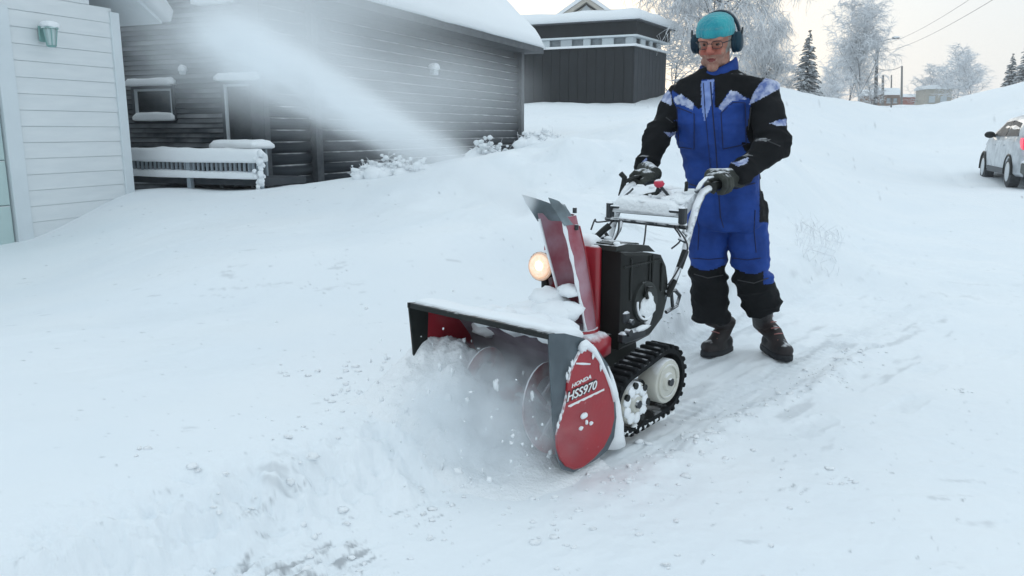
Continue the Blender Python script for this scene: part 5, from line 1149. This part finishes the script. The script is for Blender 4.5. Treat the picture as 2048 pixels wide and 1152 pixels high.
def fir_mesh(h, seed, wbase=.26):
    rnd = random.Random(seed); tk = MB(); tk.tube([(0, 0, -.3), (0, 0, h * .5), (0, 0, h * .98)], [h * .018, h * .012, .01], 6); cr = MB(); z = h * .08
    while z < h * .97:
        t = z / h; L_ = h * wbase * (1 - t) ** .85 + .06; n = max(5, int(11 * (1 - t) + 4))
        for i in range(n):
            a = rnd.uniform(0, 6.283); l2 = L_ * rnd.uniform(.65, 1.12); dx, dy = math.cos(a), math.sin(a); zz = z + rnd.uniform(-.03, .03) * h * .4
            dr = .30 * l2
            spine = [(dx * l2 * s, dy * l2 * s, zz + .12 * l2 * math.sin(s * 2.2) - dr * s ** 1.6) for s in (0, .3, .6, .85, 1)]
            wds = [.03, .16 * l2 + .04, .17 * l2 + .04, .10 * l2 + .03, .012]; rg = []
            for p, wv in zip(spine, wds):
                sx, sy = -dy * wv, dx * wv; rg.append([(p[0] + sx, p[1] + sy, p[2] - wv * .5), (p[0], p[1], p[2] + .03 + wv * .15), (p[0] - sx, p[1] - sy, p[2] - wv * .5), (p[0], p[1], p[2] - .04)])
            cr.rings(rg)
            for s in (.35, .55, .75, .95):
                for sg in (-1, 1):
                    k = l2 * .30 * (1.15 - s); q0 = (dx * l2 * s, dy * l2 * s, zz + .12 * l2 * math.sin(s * 2.2) - dr * s ** 1.6); q1 = (q0[0] + (dx * .6 - sg * dy) * k, q0[1] + (dy * .6 + sg * dx) * k, q0[2] - k * .45)
                    cr.tube([q0, q1], [.035, .008], 4)
        z += h * .042 * (1.15 - t * .5)
    return tk.mesh('trunk', M['bark']), cr.mesh('crown', M['needle'])
fa, fb = fir_mesh(5.6, 3), fir_mesh(6.4, 8, .24)
put_tree('birch_tree', 1518, 200, 46, 9, 'frosted birch showing above the shoulder of the man, right of the largest birch', 'tree', big, rz=2.2, sc=.45)
put_tree('spruce_tree', 1612, 188, 42, 0, 'single dark spruce with snow-laden boughs on the bank right of the man', 'tree', fa, sc=.62)
put_tree('spruce_tree', 2020, 165, 60, 0, 'snowy spruce at the right edge, left of its darker neighbour', 'tree', fa, rz=1, sc=.62)
put_tree('spruce_tree', 2046, 165, 58, 0, 'dark spruce cut by the right edge of the picture', 'tree', fb, rz=2, sc=.64)
put_tree('spruce_tree', 2110, 165, 60, 0, 'spruce beyond the right edge of the picture', 'tree', fb, rz=4, sc=.75)
# snow-covered shrubs against the houses
def shrub(px0, px1, py_base, Y, hgt, seed, label, n=70, group=None):
    p0, p1 = at(px0, py_base, Y), at(px1, py_base, Y); cx, cy = (p0 + p1)[:2] / 2; z0 = ground_z(cx, cy); hw = abs(p1[0] - p0[0]) / 2
    o = empty('snowy_shrub', (float(cx), float(cy), z0 - .06), 0, label=label, cat='shrub', group=group); rnd = random.Random(seed); tw, sn = MB(), MB()
    for i in range(n):
        x = rnd.uniform(-1, 1) * hw; y = rnd.uniform(-.25, .25); hh = hgt * rnd.uniform(.4, 1.1) * (1 - .6 * abs(x / hw) ** 2); p = Vector((x, y, 0)); d = Vector((rnd.uniform(-.6, .6), rnd.uniform(-.5, .5), 1)).normalized(); pts = [p.copy()]
        for k in range(4): d = (d + Vector((rnd.gauss(0, .25), rnd.gauss(0, .25), -.05))).normalized(); p = p + d * hh / 4; pts.append(p.copy())
        tw.tube([tuple(q) for q in pts], [.007, .006, .005, .004, .002], 4)
        for k in range(1, 5):
            e = pts[k] + Vector((rnd.gauss(0, .05), rnd.gauss(0, .05), rnd.gauss(.02, .04))); tw.tube([tuple(pts[k]), tuple(e)], [.004, .002], 3)
            if rnd.random() < .62: r_ = rnd.uniform(.014, .034); blob(sn, tuple(pts[k] + Vector((0, 0, .01))), (r_ * 1.3, r_ * 1.2, r_), i * 7 + k, n=6, k=4)
            if rnd.random() < .3: r_ = rnd.uniform(.01, .022); blob(sn, tuple(e), (r_ * 1.2, r_, r_ * .8), i * 3 + k, n=6, k=4)
    for i in range(int(n * .35)):
        x = rnd.uniform(-1, 1) * hw; r_ = rnd.uniform(.04, .10); blob(sn, (x, rnd.uniform(-.25, .2), r_ * .3), (r_ * 1.4, r_ * 1.3, r_), i, n=10, k=6)
    tw.build('twigs', M['twig'], o); sn.build('snow_clumps', M['snow'], o, smooth=True)
shrub(722, 862, 362, 8.9, .24, 1, 'wide snow-clumped shrub at the foot of the log wall', n=110)
shrub(950, 1008, 322, 9.6, .24, 2, 'small snowy shrub beneath the right end of the log house', n=50)
shrub(1042, 1125, 316, 9.6, .19, 3, 'low snow-dusted shrub in the gap right of the log house', n=60)
shrub(720, 748, 355, 9.3, .18, 4, 'dark twiggy shrub at the left end of the wide snowy shrub', n=30)
# dry stalks poking from the bank
st = MB(); rnd = random.Random(4)
for i in range(70):
    p = at(rnd.uniform(1590, 1680), rnd.uniform(470, 520), 6.5 + rnd.uniform(-.5, .7)); z = ground_z(p[0], p[1]); l_ = rnd.uniform(.05, .16); st.tube([(p[0], p[1], z - .02), (p[0] + rnd.uniform(-.05, .05), p[1], z + l_ * .6), (p[0] + rnd.uniform(-.09, .09), p[1], z + l_)], [.003, .003, .0015], 3)
tag(st.build('dry_stalks', M['twig']), 'thin frosted stalks poking through the snow right of the man', 'stalks', kind='stuff')
# poles
def pole(name, px, py_b, py_t, Y, label, cat, r=.12, lamp=False, arms=0, group=None):
    p = at(px, py_b, Y); pt = at(px + (4 if lamp else 0), py_t, Y); z0 = min(ground_z(p[0], p[1]) - .3, p[2] - .3); o = empty(name, (float(p[0]), float(p[1]), z0), 0, label=label, cat=cat, group=group); hgt = pt[2] - z0
    b = MB(); b.tube([(0, 0, 0), ((pt[0] - p[0]) * .5, 0, hgt * .5), (pt[0] - p[0], 0, hgt)], [r, r * .85, r * .7], 8); b.build('pole', M['pole'], o); dx = pt[0] - p[0]
    if lamp:
        b = MB(); b.tube([(dx, 0, hgt - .25), (dx + .5, -.1, hgt - .12), (dx + 1.2, -.2, hgt + .02)], [.05, .04, .04], 6); b.tube([(dx - .9, .1, hgt - .05), (dx, 0, hgt - .1)], .045, 6); ar = b.build('lamp_arm', M['pole'], o)
        b = MB(); b.box((dx + 1.35, -.2, hgt + .05), (.55, .2, .12), bev=.03); b.build('lamp_head', M['frame_dark'], o); snow_cap('snow_cap', (dx + 1.08, -.3, hgt + .11), (dx + 1.62, -.3, hgt + .11), (0, .2, 0), .08, o, seg=5)
        b = MB(); b.box((dx - .1, -.02, hgt - .55), (.5, .1, .35), bev=.03); b.box((dx, -.02, hgt - 1.5), (.35, .1, .3), bev=.03); b.build('insulator_bracket', M['frame_dark'], o)
    for k in range(arms): b = MB(); b.box((dx, 0, hgt - .2 - k * .5), (1.2, .08, .1)); b.build('cross_arm', M['pole'], o)
    return V(p[0] + dx, p[1], z0 + hgt)
T0 = pole('street_lamp', 1751, 214, 78, 66, 'tallest leaning wooden pole with a lamp arm at the end of the street', 'lamp post', r=.17, lamp=True)
T1 = pole('utility_pole', 1804, 205, 132, 90, 'bare utility pole standing furthest right above the red house', 'pole', r=.14)
T2 = pole('utility_pole', 1783, 208, 150, 96, 'thin utility pole in the middle above the red house', 'pole', r=.11)
T3 = pole('utility_pole', 1766, 208, 150, 80, 'short dark utility pole nearest the street lamp', 'pole', r=.16)
T4 = pole('utility_pole', 1783, 212, 196, 58, 'small snow-dusted marker post in front of the red house', 'pole', r=.07)
def wire(a, b_, sag, label, r=.02):
    pts = [a + (b_ - a) * t - V(0, 0, sag * 4 * t * (1 - t)) for t in np.linspace(0, 1, 24)]; m = MB(); m.tube(pts, r, 4); tag(m.build('overhead_wire', M['cable']), label, 'wire')
q1 = at(2120, -45, 16); q2 = at(2120, -35, 15)
wire(T0 - V(0, 0, .4), q1 + V(0, 0, .8), .5, 'upper overhead wire running out of the top right corner', .007); wire(T0 - V(0, 0, .9), q2 + V(0, 0, .45), .5, 'lower overhead wire running out of the top right corner', .007)
wire(T0 - V(0, 0, 2.2), T1 + V(0, 0, .0), .3, 'short overhead wire from the street lamp to the pole above the red house', .03)
# far houses at the end of the street
f0 = at(1776, 206, 92); zf_ = f0[2] - 1.2
rh = empty('red_house', (float(f0[0]), float(f0[1]), zf_), .1, label='small brown-red house with snowy roof at the end of the street', cat='house')
m_ = 92 / 1600; ht = at(1776, 190, 92)[2] - zf_
b = MB(); b.box((0, 2, ht / 2), (2.7, 4, ht)); b.build('wall', M['brown_house'], rh); b = MB(); b.prism([(-1.6, ht), (1.6, ht), (1.0, ht + .75), (-.9, ht + .75)], -.3, 4.3); b.build('snow_roof', M['snow'], rh)
for i in (-.8, .0, .8): b = MB(); b.box((i, -.03, ht * .72), (.4, .05, .45)); wn = b.build('window', M['glass'], rh); b = MB(); b.box((i, -.045, ht * .72 - .28), (.5, .06, .06)); b.build('sill', M['garage_trim'], wn)
f1 = at(1818, 206, 100); rh2 = empty('red_house', (float(f1[0]), float(f1[1]), f1[2] - 1.2), .0, label='low red wall with long snowy roof right of the brown-red house', cat='house')
b = MB(); b.box((0, 2, .95), (3.8, 4, 1.9)); b.build('wall', M['red_house'], rh2); b = MB(); b.prism([(-2.1, 1.9), (2.1, 1.9), (1.9, 2.25), (-1.9, 2.25)], -.2, 4.2); b.build('snow_roof', M['snow'], rh2)
b = MB(); b.box((.9, -.03, 1.2), (.5, .05, .5)); b.build('window', M['glass'], rh2)
f2 = at(1876, 211, 64); ws = empty('white_shed', (float(f2[0]), float(f2[1]), f2[2] - .8), -.15, label='pale shed with snow-covered roof half hidden by frosted bushes', cat='shed')
hs2 = at(1876, 178, 64)[2] - f2[2] + .8; b = MB(); b.box((0, 1.2, hs2 / 2), (1.9, 2.4, hs2), bev=.0); b.build('wall', M['stucco'], ws)
b = MB(); b.prism([(-1.1, hs2), (1.1, hs2), (.9, hs2 + .3), (-.9, hs2 + .3)], -.2, 2.6); b.build('snow_roof', M['snow'], ws)
for xx in (-.5, .35): b = MB(); b.box((xx, -.03, hs2 * .62), (.45, .05, .5)); b.build('window', M['frame_light'], ws)
f3 = at(1835, 160, 84); b = MB(); 
# ------------------------------------------------------------------ loose snow
ck = MB(); rnd = random.Random(9); lst = []
for i in range(750):
    k = rnd.random()
    if k < .10: cx, cy, sx, sy, _ = rnd.choice(PATCH); x, y = rnd.gauss(cx, sx * .6), rnd.gauss(cy, sy * .6)
    elif k < .65: al = rnd.uniform(.1, 2.6); be_ = rnd.choice([-1, 1]) * rnd.gauss(.50, .07); x, y = (O + A * al + B * be_)[:2]
    else: x, y = rnd.gauss(-.1, .55), rnd.gauss(2.45, .45)
    r_ = abs(rnd.gauss(.003, .004)) + .002; lst.append((x, y, r_, rnd.uniform(.8, 1.6)))
la_ = np.array(lst); zz_ = height(la_[:, 0], la_[:, 1])
for i, ((x, y, r_, kx), z) in enumerate(zip(lst, zz_)): blob(ck, (x, y, z + r_ * .2), (r_ * kx, r_, r_ * .6), i, n=6, k=4, amp=.9)
tag(ck.build('snow_crumbs', M['crust'], smooth=True), 'loose crumbs of snow scattered around the snow blower', 'snow', kind='stuff')
# pile being swallowed by the auger
pl = MB(); rg = []
nu, nv = 90, 56; Xs = np.linspace(-.42, .42, nu); As = np.linspace(.30, -.42, nv); top = []
for a_ in As:
    row = []
    for b_ in Xs:
        e = max(0, 1 - (max(b_, 0) / .42) ** 3) * min(1, (.42 + b_) / .04 + .25); f = math.exp(-((a_ - .10) / .26) ** 2) if a_ < .10 else 1.0
        left = 1 / (1 + math.exp((b_ - .06) * 9)); hgt = (.05 + .11 * left) * e * f
        p = O + A * a_ + B * b_; nz = 1.3 * mnoise.noise(Vector((p[0] * 7, p[1] * 7, 1))) + .5 * mnoise.noise(Vector((p[0] * 19, p[1] * 19, 5))) + .3 * mnoise.noise(Vector((p[0] * 45, p[1] * 45, 9)))
        row.append((p[0], p[1], -.015 + hgt * (1 + .38 * nz)))
    top.append(row)
T_ = np.array(top); vs_ = T_.reshape(-1, 3); vs_[:, 2] += height(vs_[:, 0], vs_[:, 1]); fs_ = [(i * nu + j, i * nu + j + 1, (i + 1) * nu + j + 1, (i + 1) * nu + j) for i in range(nv - 1) for j in range(nu - 1)]
bv = vs_.copy(); bv[:, 2] = -.2; n0 = len(vs_); pl.add(np.vstack([vs_, bv]), fs_ + [tuple(n0 + k for k in f[::-1]) for f in fs_] + [(i, i + 1, n0 + i + 1, n0 + i) for i in range(nu - 1)] + [((nv - 1) * nu + i + 1, (nv - 1) * nu + i, n0 + (nv - 1) * nu + i, n0 + (nv - 1) * nu + i + 1) for i in range(nu - 1)] + [((i + 1) * nu, i * nu, n0 + i * nu, n0 + (i + 1) * nu) for i in range(nv - 1)] + [(i * nu + nu - 1, (i + 1) * nu + nu - 1, n0 + (i + 1) * nu + nu - 1, n0 + i * nu + nu - 1) for i in range(nv - 1)])
tag(pl.build('churned_snow', M['crust'], smooth=True), 'churned snow heaped in front of the auger mouth', 'snow', kind='stuff')
# flying lumps
fl = MB(); rnd = random.Random(31)
for i in range(260):
    a_, b_ = rnd.uniform(-.35, .2), rnd.uniform(-.42, .36); z = abs(rnd.gauss(.10, .12)) + .02; p = O + A * a_ + B * b_; z += .12 if b_ < 0 else 0; r_ = rnd.choice([.002, .003, .003, .004, .007]) * rnd.uniform(.7, 1.3); blob(fl, (p[0], p[1], z), (r_ * rnd.uniform(.6, 1.5), r_, r_ * rnd.uniform(.7, 1.6)), i, n=7, k=5, amp=1.1)
for (px, py, Y, r_) in ((992, 770, 2.62, .014), (905, 745, 2.7, .010), (1065, 790, 2.6, .010), (880, 735, 2.75, .011), (935, 800, 2.6, .009)): p = at(px, py, Y); blob(fl, p, (r_ * .7, r_ * .8, r_ * 1.3), int(px), n=12, k=8, amp=1.1)
tag(fl.build('flying_snow_lumps', M['snow'], smooth=True), 'small lumps of snow flung up at the auger mouth', 'snow', kind='stuff')

# ------------------------------------------------------------------ airborne powder (volumes)
def powder_mat(name, dens, shape, col=(.93, .96, .98), ns=1.5, nlo=.35, nhi=.7, nstretch=(1, 1, 1), floor=.0, det=3):
    """shape(nodes, link, objcoord) -> socket 0..1"""
    m = bpy.data.materials.new(name); m.use_nodes = True; t = m.node_tree; nd = t.nodes; nd.clear(); n = nd.new; lk = t.links.new
    o = n('ShaderNodeOutputMaterial'); v = n('ShaderNodeVolumePrincipled'); lk(v.outputs[0], o.inputs['Volume']); v.inputs['Color'].default_value = (*col, 1); v.inputs['Anisotropy'].default_value = .1
    tc_ = n('ShaderNodeTexCoord'); s = shape(n, lk, tc_.outputs['Object'])
    mp = n('ShaderNodeMapping'); mp.inputs['Scale'].default_value = nstretch; lk(tc_.outputs['Object'], mp.inputs[0])
    nz = n('ShaderNodeTexNoise'); nz.inputs['Scale'].default_value = ns; nz.inputs['Detail'].default_value = det; lk(mp.outputs[0], nz.inputs['Vector'])
    r = n('ShaderNodeMapRange'); r.inputs[1].default_value = nlo; r.inputs[2].default_value = nhi; r.inputs[3].default_value = floor; lk(nz.outputs[0], r.inputs[0])
    a = n('ShaderNodeMath'); a.operation = 'MULTIPLY'; lk(s, a.inputs[0]); lk(r.outputs[0], a.inputs[1]); b_ = n('ShaderNodeMath'); b_.operation = 'MULTIPLY'; lk(a.outputs[0], b_.inputs[0]); b_.inputs[1].default_value = dens
    lk(b_.outputs[0], v.inputs['Density']); return m
def math_(n, lk, op, a, b_=None, c=None):
    q = n('ShaderNodeMath'); q.operation = op
    for i, s in enumerate((a, b_, c)):
        if s is None: continue
        if isinstance(s, (int, float)): q.inputs[i].default_value = s
        else: lk(s, q.inputs[i])
    return q.outputs[0]
def cone_shape(L_, r0, r1, inner=.1):
    def f(n, lk, oc):
        sp = n('ShaderNodeSeparateXYZ'); lk(oc, sp.inputs[0]); X, Y, Z = sp.outputs
        rad = math_(n, lk, 'SQRT', math_(n, lk, 'ADD', math_(n, lk, 'MULTIPLY', Y, Y), math_(n, lk, 'MULTIPLY', Z, Z)))
        R_ = math_(n, lk, 'MULTIPLY_ADD', X, (r1 - r0) / L_, r0); q = math_(n, lk, 'DIVIDE', rad, R_)
        mr_ = n('ShaderNodeMapRange'); mr_.interpolation_type = 'SMOOTHSTEP'; mr_.inputs[1].default_value = 1.0; mr_.inputs[2].default_value = inner; lk(q, mr_.inputs[0])
        # thins as it spreads
        th = math_(n, lk, 'DIVIDE', r0, R_); th = math_(n, lk, 'POWER', th, 1.15); m1 = math_(n, lk, 'MULTIPLY', mr_.outputs[0], th)
        e = n('ShaderNodeMapRange'); e.interpolation_type = 'SMOOTHSTEP'; e.inputs[1].default_value = L_; e.inputs[2].default_value = L_ * .7; lk(X, e.inputs[0]); return math_(n, lk, 'MULTIPLY', m1, e.outputs[0])
    return f
def ell_shape(p=1.0):
    def f(n, lk, oc):
        l = n('ShaderNodeVectorMath'); l.operation = 'LENGTH'; lk(oc, l.inputs[0]); mr_ = n('ShaderNodeMapRange'); mr_.interpolation_type = 'SMOOTHSTEP'; mr_.inputs[1].default_value = 1.0; mr_.inputs[2].default_value = .15; lk(l.outputs['Value'], mr_.inputs[0]); return mr_.outputs[0]
    return f
def basis(o, X, up=(0, 0, 1)):
    X = unit(X); Y = unit(np.cross(up, X)); Z = np.cross(X, Y); o.matrix_world = Matrix(((X[0], Y[0], Z[0], 0), (X[1], Y[1], Z[1], 0), (X[2], Y[2], Z[2], 0), (0, 0, 0, 1)))
def plume(p0, p1, r0, r1, dens, name, label, inner=.1, **k):
    p0, p1 = np.asarray(p0), np.asarray(p1); L_ = float(np.linalg.norm(p1 - p0)); b = MB(); b.tube([(0, 0, 0), (L_ * .5, 0, 0), (L_, 0, 0)], [r0 * 1.06, (r0 + r1) / 2 * 1.06, r1 * 1.06], 20); m = powder_mat(name, dens, cone_shape(L_, r0, r1, inner), **k)
    o = b.build(name, m); basis(o, p1 - p0); o.location = tuple(p0); tag(o, label, 'snow plume', kind='stuff'); return o
def puff(c, r, dens, name, label, **k):
    b = MB(); b.ell((0, 0, 0), (1, 1, 1), n=24, k=14); m = powder_mat(name, dens, ell_shape(), **k); o = b.build(name, m); o.location = tuple(c); o.scale = r; tag(o, label, 'snow mist', kind='stuff'); return o
tipc = W(*(lambda q: (q[0], -q[1], q[2]))(V(cb[0], cb[1], .93) + dl * .24))
plume(tipc, at(360, 30, 5.1), .075, .30, 30, 'snow_plume', 'dense core of the snow jet thrown from the chute towards the log house', ns=3.4, nstretch=(.4, 1.5, 1.5), nlo=.36, nhi=.62, floor=.10, det=7, inner=.02)
plume(tipc + (at(300, -30, 5.6) - tipc) * .12, at(300, -30, 5.6), .17, .85, 4.6, 'snow_plume', 'loose powder shed around and above the snow jet', ns=1.8, nstretch=(.6, 1.4, 1.4), nlo=.38, nhi=.66, floor=.04, det=7, inner=.0)
puff(at(600, 40, 7.4), (1.9, 1.1, 1.1), 1.5, 'drifting_snow_mist', 'pale drifting mist of snow in front of the upper log house', ns=1.3, nlo=.3, nhi=.75, floor=.15)
puff(at(860, 190, 9.2), (1.5, 1.0, .75), 1.0, 'wall_snow_mist', 'thin veil of snow mist hanging before the right end of the log wall', ns=1.5, nlo=.25, nhi=.7, floor=.4)
puff(W(.0, .04, .20), (.42, .40, .27), 17, 'auger_snow_cloud', 'cloud of powder boiling up at the auger mouth', ns=4.5, nlo=.35, nhi=.62, floor=.08, det=4)

# ------------------------------------------------------------------ cold air
hm = bpy.data.materials.new('cold_air'); hm.use_nodes = True; hm.node_tree.nodes.clear()
ho = hm.node_tree.nodes.new('ShaderNodeOutputMaterial'); hv = hm.node_tree.nodes.new('ShaderNodeVolumePrincipled'); hm.node_tree.links.new(hv.outputs[0], ho.inputs['Volume'])
hv.inputs['Color'].default_value = (.97, .98, 1, 1); hv.inputs['Density'].default_value = .0011; hv.inputs['Anisotropy'].default_value = .2
b = MB(); b.box((0, 90, 6), (420, 300, 18)); hz = b.build('haze', hm); tag(hz, kind='stuff')
for o in bpy.data.objects:
    if o.type == 'MESH' and o.parent is not None and o.name.split('.')[0] in ('stuck_snow', 'packed_snow', 'snow_mound', 'clinging_snow', 'snow_clumps', 'twigs', 'laces'): o['kind'] = 'stuff'
